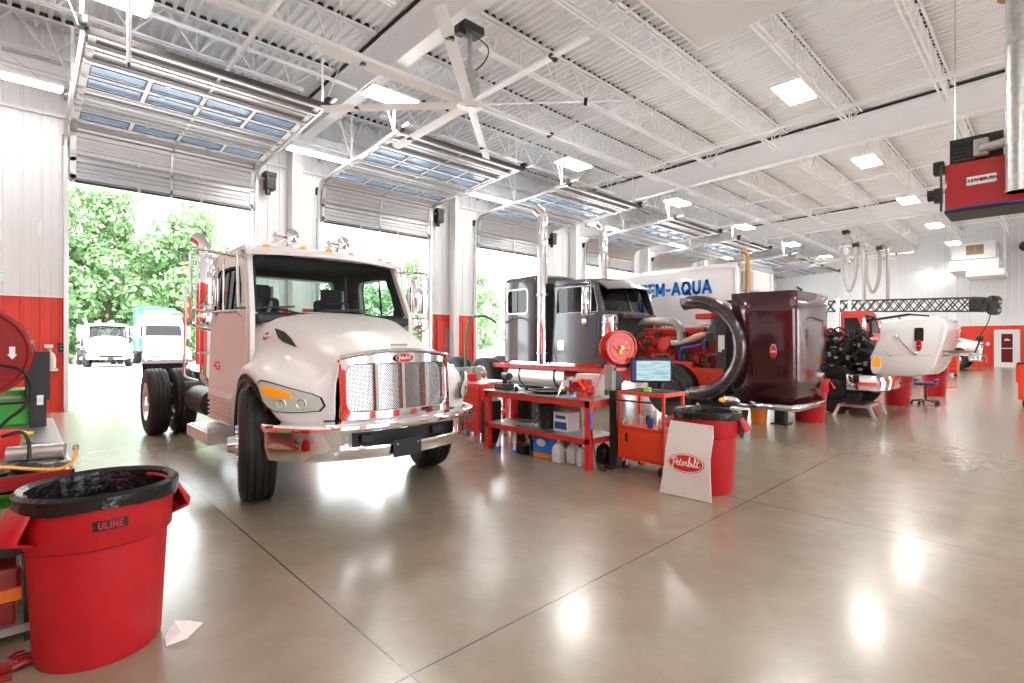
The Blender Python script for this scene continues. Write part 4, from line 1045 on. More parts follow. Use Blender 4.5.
# exhaust stack
g = B(); sx=1.74; sy=7.62
pts=smoothpath([(sx+.50,7.45,.72),(sx+.16,7.58,.86),(sx+.0,sy,1.05)],6)
g.tube(pts+[Vector((sx,sy,1.2)),Vector((sx,sy,1.3))],.075,16)
g.cyl((sx,sy,1.2),(sx,sy,2.25),.115,n=24)
g.tube(smoothpath([(sx,sy,2.25),(sx,sy,2.5),(sx,sy,2.66),(sx-.03,sy+.03,2.78),(sx-.11,sy+.09,2.85)],6),[.08]*25,16)
stk=g.build('exhaust_stack','chrome',T,smooth=True)
g = B()
for z in (1.35,2.2): g.cyl((sx,sy,z-.02),(sx,sy,z+.02),.125,n=24)
g.bar((sx+.1,sy,2.2),(CX-.7,7.27,2.2),.03); g.build('stack_clamp','brushed',stk)
# grab rail behind the cab
g = B(); g.tube(fillet([(1.50,7.55,2.2),(1.48,7.55,1.05),(1.62,7.5,1.0)],.06),.016,8); g.build('grab_rail','chrome',T,smooth=True)
# steps: battery box and tread
g = B(); g.b2((1.62,6.06,.58),(2.1,6.95,.93),bev=.02); 
bx=g.build('battery_box','alu_tread',T)
g = B()
for k in range(6): g.b2((1.60,6.08,.62+k*.05),(1.62,6.93,.635+k*.05))
for k in range(8): g.b2((1.63+k*.055,6.02,.93),(1.65+k*.055,6.93,.94))
g.build('box_rib','brushed',bx)
g = B(); g.b2((1.40,6.05,.50),(1.72,7.0,.54),bev=.008); g.b2((1.40,6.05,.42),(1.42,7.0,.54)); g.b2((1.40,6.05,.42),(1.72,6.07,.60)); sp_=g.build('step','alu_tread',T)
g = B()
for k in range(7): g.b2((1.43+k*.04,6.07,.54),(1.45+k*.04,6.98,.552))
g.build('step_tread','brushed',sp_)
g = B(); g.cyl((2.0,8.2,.62),(2.0,9.2,.62),.2,n=24); g.build('air_tank','black_satin',T,smooth=True)
g = B(); g.b2((1.64,5.97,.36),(1.95,6.03,.80)); g.build('fender_flap','rubber',T)
mat('black_gloss_fender', (.05,.035,.04), .18, coat=1, metal=.3)
# ================================================================ GREY SLEEPER TRUCK WITH ITS HOOD TILTED
K = .968
def kz(z): return 1.5+(z-1.5)*K
T2 = thing('truck', 'dark grey sleeper cab truck with bare red engine and dark hood tilted forward', 'truck', (10.2, 6.0, 0))
XL, XR = 9.2, 11.3; XC = 10.25
# sleeper : rounded box
def rbox(g, x0, x1, y0, y1, z0, z1, r=.16, n=5, crown=.05):
    rings = []
    for y, ins in ((y0, .07), (y0+.05, .02), (y0+.12, 0), (y1-.12, 0), (y1-.05, .02), (y1, .07)):
        ring = [(x0+ins, y, z0), (x0+ins, y, (z0+z1)/2)]
        for i in range(n+1):
            a = PI-PI/2*i/n; ring.append((x0+ins+r+r*math.cos(a), y, z1-ins-r+r*math.sin(a)))
        ring.append(((x0+x1)/2, y, z1-ins+crown))
        for i in range(n+1):
            a = PI/2-PI/2*i/n; ring.append((x1-ins-r+r*math.cos(a), y, z1-ins-r+r*math.sin(a)))
        ring += [(x1-ins, y, (z0+z1)/2), (x1-ins, y, z0)]
        rings.append(ring)
    g.loft(rings); return g
g = B(); rbox(g, XL, XR, 8.80, 10.05, .92, 3.16); sl = g.build('sleeper', 'grey_paint', T2, smooth=True)
wl = rrect(9.15, 2.23, 9.84, 2.80, .08)
g = B(); g.plate(rrect(9.11,2.19,9.88,2.84,.1),[wl],lambda a,b:(XL-.012,a,b),(.014,0,0)); g.build('window_frame','white_gloss',sl)
g = B(); g.plate(wl,[],lambda a,b:(XL-.006,a,b),(.003,0,0)); wn=g.build('sleeper_window','glass_dark',sl)
g = B(); g.b2((XL-.010,9.47,2.23),(XL-.004,9.50,2.80)); g.build('window_slider','black_satin',wn)
g = B()
for k in range(16): g.sphere((XL-.002,10.0,1.05+k*.12),.012,6,4)
for k in range(8): g.sphere((XL-.002,8.95+k*.14,3.0),.010,6,4)
g.build('rivets','grey_paint',sl)
g = B(); g.b2((XL+.02,8.35,.95),(XR-.02,8.78,2.9)); g.build('cab_boot','rubber',T2)
# cab side plates
co_ = [(8.33,.98),(8.33,2.86),(8.22,2.95),(7.02,2.90),(6.82,2.2),(6.80,.98)]
cw = [(8.18,2.16),(8.18,2.68),(8.10,2.76),(7.25,2.76),(7.10,2.72),(6.98,2.30),(6.98,2.16)]
for s,x in ((1,XL+.02),(-1,XR-.02)):
    g = B(); g.plate(co_,[cw],lambda a,b:(x+s*(max(0,b-2.1)*.06),a,b),(s*.05,0,0)); cs=g.build('cab_side','grey_paint',T2)
    g = B(); g.plate([(8.28,1.12),(8.28,2.80),(7.06,2.80),(6.90,2.2),(6.90,1.6),(7.05,1.12)],[cw],lambda a,b:(x-s*.012+s*(max(0,b-2.1)*.06),a,b),(s*.012,0,0)); dd=g.build('door','grey_paint',T2,bev=.004)
    g = B(); g.plate(cw,[],lambda a,b:(x+s*.03,a,b),(s*.004,0,0)); g.build('door_window','glass_dark',dd)
    g = B(); g.tube([(x-s*.014+s*(max(0,b-2.1)*.06),a,b) for a,b in cw+[cw[0]]],.015,6); g.build('window_trim','chrome',dd)
    g = B(); g.plate(rrect(7.95,1.30,8.12,1.52,.03),[],lambda a,b:(x-s*.02,a,b),(s*.008,0,0)); g.build('door_handle','chrome',dd)
    g = B(); g.plate(rrect(7.00,1.35,7.30,2.02,.05),[],lambda a,b:(x-s*.016,a,b),(s*.004,0,0)); g.build('lower_door_window','black_paint',dd)
    g = B(); g.b2((x-s*.04,6.85,.93),(x+s*.02,10.0,1.0)); g.build('rocker_trim','chrome',T2)
g = B(); rows=[]
for y,z,w in ((6.98,2.90,.93),(7.2,2.97,.96),(7.8,3.0,.97),(8.25,2.97,.96),(8.34,2.9,.94)):
    rows.append([(XC+a*w,y,z-.12*abs(a)**5) for a in [-1.05+2.1*i/14 for i in range(15)]])
g.loft(rows,close=False,cap=False); g.build('cab_roof','grey_paint',T2,smooth=True,solid=.04)
g = B(); rows=[]
for dy,z in ((.02,2.92),(-.20,2.86),(-.42,2.72),(-.41,2.70),(-.2,2.83),(.02,2.89)):
    rows.append([(XC+a*.95,7.0+dy+.16*a*a*(1 if dy<0 else 0),z-.06*a*a) for a in [-1+2*i/14 for i in range(15)]])
g.loft(rows+[rows[0]],close=False,cap=False); g.build('sun_visor','visor_grey',T2,smooth=True)
def w2(a,b,off=0): t=(b-2.15)/.7; return (XC+a,6.74+.26*t+.10*(a/.9)**2-off,b)
wo=dens([(-.98,2.10),(.98,2.10),(.92,2.86),(-.92,2.86)],.14); wa=dens([(-.90,2.18),(-.04,2.18),(-.04,2.76),(-.86,2.76)],.14); wb=dens([(.04,2.18),(.90,2.18),(.86,2.76),(.04,2.76)],.14)
g = B(); g.plate(wo,[wa,wb],lambda a,b:w2(a,b),(0,.05,0)); wfm=g.build('windscreen_frame','grey_paint',T2)
for q in (wa,wb):
    g = B(); g.plate(q,[],lambda a,b:w2(a,b,-.01),(0,.004,0)); g.build('windscreen','glass_tint',wfm)
g = B(); g.plate([(-.98,.98),(.98,.98),(.98,2.12),(-.98,2.12)],[],lambda a,b:(XC+a,6.80,b),(0,.05,0)); g.build('firewall','engine_black',T2)
g = B(); g.b2((XL+.05,8.28,.98),(XR-.05,8.33,2.2)); g.b2((XL+.05,6.8,.93),(XR-.05,8.33,1.0)); g.b2((XL+.08,6.86,1.6),(XR-.08,7.2,2.15),bev=.05)
for x in (9.75,10.75): g.box((x,7.9,1.9),(.5,.16,1.1),bev=.06)
g.build('cab_interior','seat_cloth',T2)
g = B(); g.b2((XL+.35,6.55,2.02),(XR-.35,6.8,2.12),bev=.02); g.build('cowl','grey_paint',T2)
for s,x in ((-1,XL-.24),(1,XR+.24)):
    mirror(T2,(x,7.12,2.38),s,w=.2,h=.62)
    g = B(); xx=XL if s<0 else XR; g.tube(fillet([(xx+.06*-s,7.1,2.80),(x,7.1,2.85),(x,7.1,2.80)],.04),.014,8); g.tube(fillet([(xx,7.0,2.12),(x+s*.02,7.08,2.08),(x,7.1,2.2)],.04),.014,8); g.tube([(x-s*.12,7.06,2.78),(x-s*.12,7.06,2.12)],.012,8); g.build('mirror_arm','chrome',T2,smooth=True)
# air cleaners, stacks, tanks
for s,x in ((-1,XL-.02),(1,XR+.02)):
    g = B(); g.cyl((x,6.62,1.22),(x,6.62,2.02),.17,n=28); g.lathe([(.17,0),(.15,.06),(.08,.10),(0,.11)],(x,6.62,2.02),n=28); g.build('air_cleaner','chrome',T2,smooth=True)
    g = B()
    for z in (1.35,1.62,1.9): g.cyl((x,6.62,z),(x,6.62,z+.03),.178,n=28)
    g.build('clamp_band','brushed',T2)
for x,y in ((9.12,8.55),(11.42,8.45)):
    g = B(); zt=kz(4.55); g.tube([(x,y,.95),(x,y,2),(x,y,3)]+smoothpath([(x,y,3.4),(x,y,zt),(x-.02,y+.03,zt+.14),(x-.10,y+.12,zt+.26)],5),.125 if x<10 else .115,20); g.build('exhaust_stack','chrome',T2,smooth=True)
    g = B(); g.cyl((x,y,1.2),(x,y,1.25),.14,n=20); g.cyl((x,y,2.6),(x,y,2.65),.14,n=20); g.build('stack_clamp','brushed',T2)
for x in (XL+.35,XR-.35):
    g = B(); g.cyl((x,8.0,.66),(x,9.9,.66),.30,n=28); g.build('fuel_tank','brushed',T2,smooth=True)
    g = B()
    for y in (8.3,9.5): g.cyl((x,y-.03,.66),(x,y+.03,.66),.307,n=28)
    g.build('tank_strap','black_satin',T2)
g = B()
for s in (-1,1): g.b2((XC+s*.45-.04,3.9,.62),(XC+s*.45+.04,11.6,.90))
g.b2((XC-.45,4.2,.62),(XC+.45,4.3,.9)); g.b2((XC-.6,4.3,.55),(XC-.38,5.4,.98)); g.b2((XC+.38,4.3,.55),(XC+.6,5.4,.98))
g.b2((XL+.05,6.9,.80),(XR-.05,7.0,.9)); g.b2((XL+.04,7.0,.82),(XL+.12,11.2,.92)); g.build('frame_rail','engine_red',T2)
wheel(T2,(XL+.36,5.35,.53),(-1,0,0),.53,.29,name='front_wheel',rim='black_satin',hub=False); wheel(T2,(XR-.36,5.1,.53),(1,0,0),.53,.29,name='front_wheel')
for s in (-1,1):
    for yy in (10.9,12.2): wheel(T2,(XC+s*.9,yy,.53),(s,0,0),.53,.5,name='rear_wheel',dual=True)
# engine
g = B(); g.b2((XC-.33,4.75,.75),(XC+.33,6.5,1.25),bev=.04); g.b2((XC-.30,4.85,1.25),(XC+.30,6.4,1.62),bev=.03); g.b2((XC-.22,4.9,1.62),(XC+.22,6.35,1.80),bev=.05)
for k in range(6): g.cyl((XC-.36,4.98+k*.26,1.42),(XC-.30,4.98+k*.26,1.42),.07,n=12); g.b2((XC-.42,4.93+k*.26,1.05),(XC-.33,5.03+k*.26,1.2),bev=.01)
g.b2((XC-.55,5.0,.85),(XC-.33,5.5,1.1),bev=.03); g.cyl((XC-.5,5.75,.95),(XC-.5,6.2,.95),.1,n=14); en=g.build('engine_block','engine_red',T2)
r_=random.Random(3); g = B()
for k in range(26):
    c=(XC-.42+r_.uniform(-.16,.1),r_.uniform(4.6,6.6),r_.uniform(.9,1.7)); g.box(c,(r_.uniform(.04,.14),r_.uniform(.05,.2),r_.uniform(.04,.16)),bev=.01)
for k in range(12):
    y=r_.uniform(4.5,6.4); z=r_.uniform(.9,1.8); g.tube(smoothpath([(XC-.4,y,z),(XC-.52,y+.15,z+.1),(XC-.5,y+.35,z-.05),(XC-.38,y+.5,z+.05)],4),.014,6)
g.build('engine_fittings','engine_black',T2)
g = B()
for k in range(8): g.tube(smoothpath([(XC-.36,4.8+k*.2,1.3),(XC-.45,4.9+k*.2,1.45+.03*(k%3)),(XC-.36,5.05+k*.2,1.6)],4),.018,6)
g.cyl((XC-.45,5.6,1.45),(XC-.62,5.6,1.45),.13,n=18); g.build('exhaust_manifold','engine_red',T2)
g = B(); g.tube(smoothpath([(XC-.2,6.4,1.86),(XC-.45,6.1,1.92),(XC-.52,5.7,1.92),(XC-.52,5.4,1.88),(XC-.5,5.28,1.72),(XC-.5,5.26,1.45)],6),.088,16); lab(g.build('intake_pipe','cast_grey',T2,smooth=True),'dull silver elbow pipe')
g = B(); g.tube(smoothpath([(XC-.42,5.7,1.48),(XC-.52,5.4,1.46),(XC-.5,5.1,1.52),(XC-.48,4.8,1.62),(XC-.42,4.6,1.63)],6),.07,14); g.build('charge_air_pipe','cast_grey',T2,smooth=True)
for a_,b_ in (((XC-.49,5.0,1.555),(XC-.47,4.82,1.61)),((XC-.45,5.72,1.48),(XC-.5,5.56,1.47))): g = B(); g.cyl(a_,b_,.083,n=14); g.build('hose_coupling','copper',T2,smooth=True)
g = B(); g.tube(smoothpath([(XC-.5,5.3,1.05),(XC-.62,5.2,1.35),(XC-.55,4.9,1.42),(XC-.5,4.7,1.55)],6),.025,8); g.tube(smoothpath([(XC-.3,4.8,1.7),(XC-.35,4.65,1.9),(XC-.2,4.55,2.0)],6),.022,8); g.build('blue_hose','blue_hose',T2,smooth=True)
g = B(); g.b2((XC-.55,4.35,.75),(XC+.55,4.52,2.0),bev=.02); g.b2((XC-.6,4.30,.7),(XC+.6,4.36,2.05)); g.loft([[(XC-.55,4.52,1.5),(XC-.1,4.52,1.5),(XC-.1,4.52,1.95),(XC-.55,4.52,1.95)],[(XC-.5,4.72,1.58),(XC-.35,4.72,1.58),(XC-.35,4.72,1.72),(XC-.5,4.72,1.72)]]); g.build('radiator','engine_black',T2)
g = B(); g.b2((XC-.606,4.33,1.35),(XC-.60,4.45,1.62)); g.box((XC-.556,4.44,1.45),(.004,.07,.3)); g.build('radiator_label','paper',T2)
g = B(); g.b2((XC-.45,4.65,1.95),(XC-.05,5.0,2.06),bev=.02); g.build('coolant_cap_tray','engine_red',T2); g = B(); g.b2((XC-.42,4.68,1.82),(XC-.08,4.97,1.95),bev=.03); g.build('coolant_tank','white_plastic',T2)
g = B(); g.b2((XC-.9,3.95,.42),(XC+.9,4.2,.60),bev=.03); g.build('front_crossmember','engine_black',T2)
# hood standing on its nose
HL, HR, HY = 9.08, 10.95, 2.92
g = B(); rows=[]
for z,xl,xr,y,c in ((.44,HL+.12,HR-.22,HY+.03,.12),(.9,HL+.07,HR-.16,HY+.01,.13),(1.5,HL+.03,HR-.08,HY,.14),(2.0,HL+.01,HR-.03,HY,.14),(2.34,HL,HR,HY,.14)):
    ring=[(xl,3.95,z),(xl,3.6,z),(xl,3.3,z)]
    for i in range(6):
        a=PI+PI/2*i/5; ring.append((xl+c+c*math.cos(a),y+c+c*math.sin(a),z))
    ring.append(((xl+xr)/2,y-.03,z))
    for i in range(6):
        a=-PI/2+PI/2*i/5; ring.append((xr-c+c*math.cos(a),y+c+c*math.sin(a),z))
    ring += [(xr,3.3,z),(xr,3.6,z),(xr,3.95,z)]
    rows.append(ring)
g.loft(rows,close=False,cap=False); hd=g.build('hood','hood_red_reflection',T2,smooth=True,solid=.015)
g = B()
for zz in (1.0,1.35,1.7,2.05):
    g.sphere((HL+.02,3.62,zz),.010,6,4); g.sphere((HL+.02,3.5,zz+.17),.010,6,4)
for k in range(12): g.sphere((HL+.035,3.75,.7+k*.135),.009,6,4)
g.build('rivets','hood_red_reflection',hd)
g = B()
lo=[(HL+.10,4.1),(HL+.10,3.15)]+[(HL+.10+.15+.15*math.cos(PI+PI/2*i/5),HY+.0+.15+.15*math.sin(PI+PI/2*i/5)) for i in range(6)]+[(HR-.35+.15*math.cos(-PI/2+PI/2*i/5),HY+.15+.15*math.sin(-PI/2+PI/2*i/5)) for i in range(6)]+[(HR-.2,3.15),(HR-.2,4.1)]
def ctr(p,k): 
    cx,cy_=(HL+HR)/2-.05,3.7; return (cx+(p[0]-cx)*k,cy_+(p[1]-cy_)*k)
R4=[[(*ctr(p,1.02),.46) for p in lo],[(*ctr(p,1.04),.40) for p in lo],[(*ctr(p,1.0),.345) for p in lo],[(*ctr(p,.9),.35) for p in lo],[(*ctr(p,.88),.44) for p in lo]]
g.loft(R4,close=False,cap=False); g.build('grille_surround','chrome',hd,smooth=True,solid=.01)
emblem(T2,(HL+.005,3.25,1.33),(0,-1,0),(0,0,1),.055,.13)
# fenders: half-elliptic shells
for s,xo in ((-1,HL),(1,HR)):
    g = B(); rows=[]; n=22
    for i in range(n+1):
        th=math.radians(-100+205*i/n); cy_,cz_=4.66,1.39
        row=[]
        for dx,dr in ((-.03,-.22),(.03,-.20),(.09,-.12),(.09,-.04),(.04,.02),(-.10,.035),(-.42,.02)):
            ry,rz=.94+dr,.94+dr
            row.append((xo+s*(dx),cy_-math.cos(th)*ry,cz_+math.sin(th)*rz))
        rows.append(row)
    g.loft(rows,close=False,cap=False); fd=g.build('fender','black_gloss_fender',hd,smooth=True,solid=.012,angle=60)
    g = B(); c=Vector((xo+s*.06,3.95,.47)); g.sphere(c,.12,16,10,(.7,1.5,.75)); g.build('headlight_pod','chrome',hd,smooth=True)
    g = B(); g.sphere(c+Vector((s*.055,.1,0)),.055,12,8,(.7,1.4,.8)); g.build('turn_signal','amber',hd,smooth=True)
g = B(); g.tube([(HL+.1,4.1,.6),(HL+.5,4.3,.7)],.02,8); g.tube([(XC-.6,3.0,2.38),(XC-.5,3.1,2.44)],.02,6); g.build('hood_strut','black_satin',hd)
# ================================================================ generic conventional truck for the farther ones
def truck_body(T, xc, yn, paint, sleeper=0, zroof=2.65, hoodlen=1.6, cablen=1.5, w=2.1, nohood=False, eng=False, boxlen=0, frim='chrome'):
    h = w/2
    yc = yn+hoodlen
    if not nohood:
        g = B(); rows=[]
        for t,zz,ww in ((0,1.30,.60),(.04,1.42,.66),(.4,1.58,.74),(.8,1.70,.86),(1.0,1.76,.92)):
            y=yn+t*hoodlen; ring=[(xc-ww,y,.75),(xc-ww,y,zz-.18),(xc-ww+.12,y,zz-.03),(xc,y,zz),(xc+ww-.12,y,zz-.03),(xc+ww,y,zz-.18),(xc+ww,y,.75)]
            rows.append(ring)
        g.loft(rows); g.build('hood',paint,T,smooth=True)
        for s in (-1,1):
            g = B(); rows=[]
            for i in range(15):
                th=PI*(.0+1.0*i/14); rows.append([(xc+s*(h-.5),yn+.75+math.cos(th)*.72,.50+math.sin(th)*.68),(xc+s*(h-.06),yn+.75+math.cos(th)*.72,.50+math.sin(th)*.68),(xc+s*h,yn+.75+math.cos(th)*.66,.50+math.sin(th)*.62)])
            g.loft(rows,close=False,cap=False); g.build('fender',paint,T,smooth=True,solid=.02)
            g = B(); g.box((xc+s*.85,yn+.02,.95),(.26,.08,.16),bev=.03); g.build('headlight','headlamp_inner',T)
        g = B(); g.b2((xc-.5,yn-.05,.78),(xc+.5,yn+.02,1.34),bev=.03); g.build('grille','brushed',T)
        g = B(); g.b2((xc-h,yn-.18,.42),(xc+h,yn-.02,.72),bev=.05); g.build('bumper','chrome',T)
    # cab
    so=[(yc,.9),(yc+cablen,.9),(yc+cablen,zroof-.08),(yc+cablen-.08,zroof),(yc+.28,zroof),(yc+.22,zroof-.04),(yc,1.78)]
    wn=[(yc+cablen-.12,1.80),(yc+cablen-.12,zroof-.25),(yc+.42,zroof-.25),(yc+.24,1.95),(yc+.24,1.80)]
    for s in (-1,1):
        g = B(); g.plate(so,[wn],lambda a,b:(xc+s*(h-.06),a,b),(-s*.05,0,0)); cs=g.build('cab_side',paint,T)
        g = B(); g.plate(wn,[],lambda a,b:(xc+s*(h-.08),a,b),(-s*.004,0,0)); g.build('door_window','glass_dark',cs)
        g = B(); g.tube([(xc+s*(h-.05),a,b) for a,b in ((yc+.12,1.0),(yc+cablen-.06,1.0),(yc+cablen-.06,zroof-.14),(yc+.36,zroof-.14),(yc+.1,1.80),(yc+.12,1.0))],.008,5); g.build('door_seam','black_satin',cs)
    g = B(); g.b2((xc-h+.08,yc+.24,zroof-.05),(xc+h-.08,yc+cablen,zroof+.03),bev=.03); g.build('cab_roof',paint,T)
    g = B(); g.b2((xc-h+.06,yc+cablen-.05,.9),(xc+h-.06,yc+cablen,zroof)); g.b2((xc-h+.08,yc,.9),(xc+h-.08,yc+.05,1.78)); g.build('cab_panels',paint,T)
    g = B(); fr=lambda a,b:(xc+a,yc+(b-1.78)/(zroof-1.78)*.25,b)
    g.plate([(-h+.08,1.76),(h-.08,1.76),(h-.12,zroof-.02),(-h+.12,zroof-.02)],[[(-h+.18,1.84),(h-.18,1.84),(h-.22,zroof-.14),(-h+.22,zroof-.14)]],fr,(0,.04,0)); wf=g.build('windscreen_frame',paint,T)
    g = B(); g.plate([(-h+.18,1.84),(h-.18,1.84),(h-.22,zroof-.14),(-h+.22,zroof-.14)],[],lambda a,b:(xc+a,yc+.02+(b-1.78)/(zroof-1.78)*.25,b),(0,.004,0)); g.build('windscreen','glass_dark',wf)
    for s in (-1,1): mirror(T,(xc+s*(h+.2),yc+.15,2.15),s,.2,.5)
    g = B()
    for s in (-1,1): g.tube([(xc+s*(h-.08),yc+.2,2.45),(xc+s*(h+.2),yc+.15,2.48),(xc+s*(h+.2),yc+.15,1.8),(xc+s*(h-.08),yc+.2,1.75)],.015,6)
    g.build('mirror_arm','chrome',T)
    if sleeper:
        g = B(); rbox(g,xc-h,xc+h,yc+cablen+.02,yc+cablen+.02+sleeper,.9,zroof+.85,.2)
        g.loft([[(xc-h+.1,yc+.3,zroof+.0),(xc+h-.1,yc+.3,zroof+.0),(xc+h-.1,yc+.32,zroof+.05),(xc-h+.1,yc+.32,zroof+.05)],[(xc-h+.05,yc+cablen+.05,zroof),(xc+h-.05,yc+cablen+.05,zroof),(xc+h-.05,yc+cablen+.05,zroof+.8),(xc-h+.05,yc+cablen+.05,zroof+.8)]]); g.build('sleeper',paint,T,smooth=True)
    L=yc+cablen+sleeper+(boxlen or 3.2)
    g = B()
    for s in (-1,1): g.b2((xc+s*.45-.04,yn+.1,.68),(xc+s*.45+.04,L,.94))
    g.b2((xc-.7,yn+.7,.45),(xc+.7,yn+.8,.58)); g.build('frame_rail','black_satin',T)
    for s in (-1,1):
        wheel(T,(xc+s*(h-.2),yn+.75,.5),(s,0,0),.5,.28,name='front_wheel',rim=frim,hub=frim=='chrome')
        wheel(T,(xc+s*(h-.32),L-1.2,.5),(s,0,0),.5,.5,name='rear_wheel',dual=True)
# ---- the white box truck
T3 = thing('box_truck','white box truck with blue CHEM-AQUA lettering, engine bare and white hood tipped forward','truck',(13.4,5,0))
truck_body(T3,13.4,2.5,'white_gloss',nohood=True,hoodlen=1.55,cablen=1.0,zroof=2.5,w=2.1,boxlen=6.3,frim='black_satin')
g = B(); rbox(g,12.3,14.55,5.25,11.6,1.1,3.36,.06,3,.0); bxx=g.build('cargo_box','white_gloss',T3,smooth=True)
g = B(); 
for x in (12.32,14.53):
    g.b2((x-.03,5.2,3.28),(x+.03,11.62,3.38))
    g.b2((x-.03,5.2,1.08),(x+.03,11.62,1.2))
g.b2((12.3,5.2,3.29),(14.55,5.26,3.39)); g.cyl((12.33,5.24,1.1),(12.33,5.24,3.36),.04,n=12); g.cyl((14.52,5.24,1.1),(14.52,5.24,3.36),.04,n=12); g.build('box_rail','brushed',bxx)
g = B(); blockletters(g,'CHEM-AQUA',lambda u,v:(12.29,6.98-u,2.86+v*1.0),(1,0,0),.29,.075,.012,gap=.27); g.build('side_lettering','blue_letter',T3)
g = B(); g.b2((12.6,4.95,2.72),(13.6,5.23,3.2),bev=.03); g.build('cab_shield','white_plastic',T3)
g = B(); g.tube([(12.6,5.1,1.0),(12.6,5.1,3.55)],.05,12); g.tube(smoothpath([(12.6,5.1,3.5),(12.58,5.12,3.6),(12.5,5.2,3.66)],4),.05,12); g.build('exhaust_pipe','bronze_pipe',T3,smooth=True)
g = B(); g.b2((13.05,2.75,.8),(13.75,4.0,1.55),bev=.05); g.b2((12.6,3.55,1.0),(14.2,4.0,1.6),bev=.05); r_=random.Random(5)
for k in range(70):
    c=Vector((r_.uniform(12.42,13.1),r_.uniform(2.65,4.0),r_.uniform(.85,1.66)))
    if k%3: g.box(c,(r_.uniform(.04,.16),r_.uniform(.04,.2),r_.uniform(.04,.16)),R=Matrix.Rotation(r_.uniform(-.5,.5),3,'X'),bev=.01)
    else: g.cyl(c,c+Vector((r_.uniform(-.1,.1),r_.uniform(-.2,.2),r_.uniform(-.1,.1)))*1.3,r_.uniform(.03,.09),n=12)
for k in range(40):
    y=r_.uniform(2.6,3.6); z=r_.uniform(.9,1.7); x=r_.uniform(12.4,12.8); g.tube(smoothpath([(x+.2,y,z),(x,y+.12,z+.12),(x+.02,y+.3,z-.05),(x+.15,y+.45,z+.05)],4),.02,6)
g.build('engine','engine_black',T3)
r_=random.Random(8); g = B()
g.bm.free()
for k in range(20):
    c=(r_.uniform(12.36,12.6),r_.uniform(2.65,3.9),r_.uniform(.85,1.6)); g = B(); g.box(c,(.1,r_.uniform(.03,.1),r_.uniform(.03,.1)),bev=.01); g.build('engine_fitting','cast_grey',T3)
g = B(); rows=[]
for x,y in ((12.28,3.0),(12.28,2.75),(12.36,2.5),(12.6,2.38),(13.4,2.33),(14.2,2.38),(14.44,2.5),(14.52,2.75),(14.52,3.0)):
    nx=-.1 if x<13 else .1 if x>13.9 else 0
    rows.append([(x,y,.48),(x+nx*.6,y-.04,.52),(x+nx*.8,y-.05,.68),(x+nx*.4,y-.03,.82),(x-nx*.3,y+.03,.86)])
g.loft(rows,close=False,cap=False); g.build('bumper','chrome',T3,smooth=True,solid=.012)
ho=[(2.40,1.89),(2.42,1.60),(2.50,1.38),(2.58,1.19),(2.56,.95),(2.48,.84),(2.2,.82),(1.85,.83),(1.66,.88),(1.56,1.05),(1.50,1.25),(1.42,1.55),(1.38,1.80),(1.44,1.92),(1.55,1.96),(1.9,1.95),(2.2,1.93)]
g = B(); c0=(2.0,1.4); rows=[]
for x,k in ((12.27,.93),(12.30,.98),(12.38,1.0),(13.4,1.04),(14.3,1.0),(14.38,.98),(14.42,.93)):
    rows.append([(x,c0[0]+(a-c0[0])*k,c0[1]+(b-c0[1])*k) for a,b in ho])
g.loft(rows); h3=g.build('tipped_hood','white_gloss',T3,smooth=True,angle=50)
g = B(); g.plate(oval(2.46,1.05,.09,.19),[],lambda a,b:(12.262,a+(b-1.05)*-.12,b),(.012,0,0)); hl3=g.build('headlight','headlamp_inner',h3)
g = B(); g.plate([(2.54,1.02),(2.40,1.0),(2.38,1.16),(2.46,1.21),(2.52,1.14)],[],lambda a,b:(12.256,a,b),(.006,0,0)); g.build('turn_signal','amber',hl3)
g = B(); g.plate(rrect(1.72,1.50,1.86,1.76,.03),[],lambda a,b:(12.256,a,b),(.01,0,0)); g.build('hood_vent','black_plastic',h3)
emblem(T3,(12.252,1.79,1.42),(0,-1,0),(0,0,1),.045,.11)
g = B(); g.bar((12.25,2.12,1.60),(12.25,1.86,1.24),.015); g.sphere((12.25,2.12,1.60),.03,10,6); g.sphere((12.25,1.82,1.28),.03,10,6); g.sphere((12.25,2.22,1.24),.025,10,6); g.b2((12.255,1.6,1.235),(12.262,2.3,1.245)); g.build('hood_latch','brushed',h3)
g = B(); g.lathe([(0,.0),(.2,.0),(.23,.03),(.25,.03),(.2,-.02),(0,-.02)],(12.7,1.28,1.30),n=24); g.bar((12.7,1.28,1.27),(13.4,1.2,1.24),.05); g.bar((12.7,1.28,1.26),(12.9,1.6,1.2),.05); lab(g.build('folded_mirror','brushed',T3,smooth=True),'round steel mirror folded beside the hood')
g = B(); g.bar((12.5,2.6,1.93),(12.35,1.95,2.02),.07,.04); g.bar((12.35,1.95,2.02),(12.35,1.65,1.98),.03); g.bar((12.5,2.6,1.6),(12.5,2.6,1.95),.05); g.build('hood_arm','black_satin',h3)
# ---- red truck far behind
T4 = thing('truck','small red truck cab seen over the bare engine of the box truck','truck',(25.6,5,0))
truck_body(T4,25.6,3.5,'red_paint',hoodlen=1.65,cablen=1.0,zroof=2.72,w=2.2)
g = B()
for y in (6.3,): 
    for x in (24.7,26.5): g.tube([(x,y,1.0),(x,y,3.3)],.07,12)
g.build('exhaust_stack','chrome',T4,smooth=True)
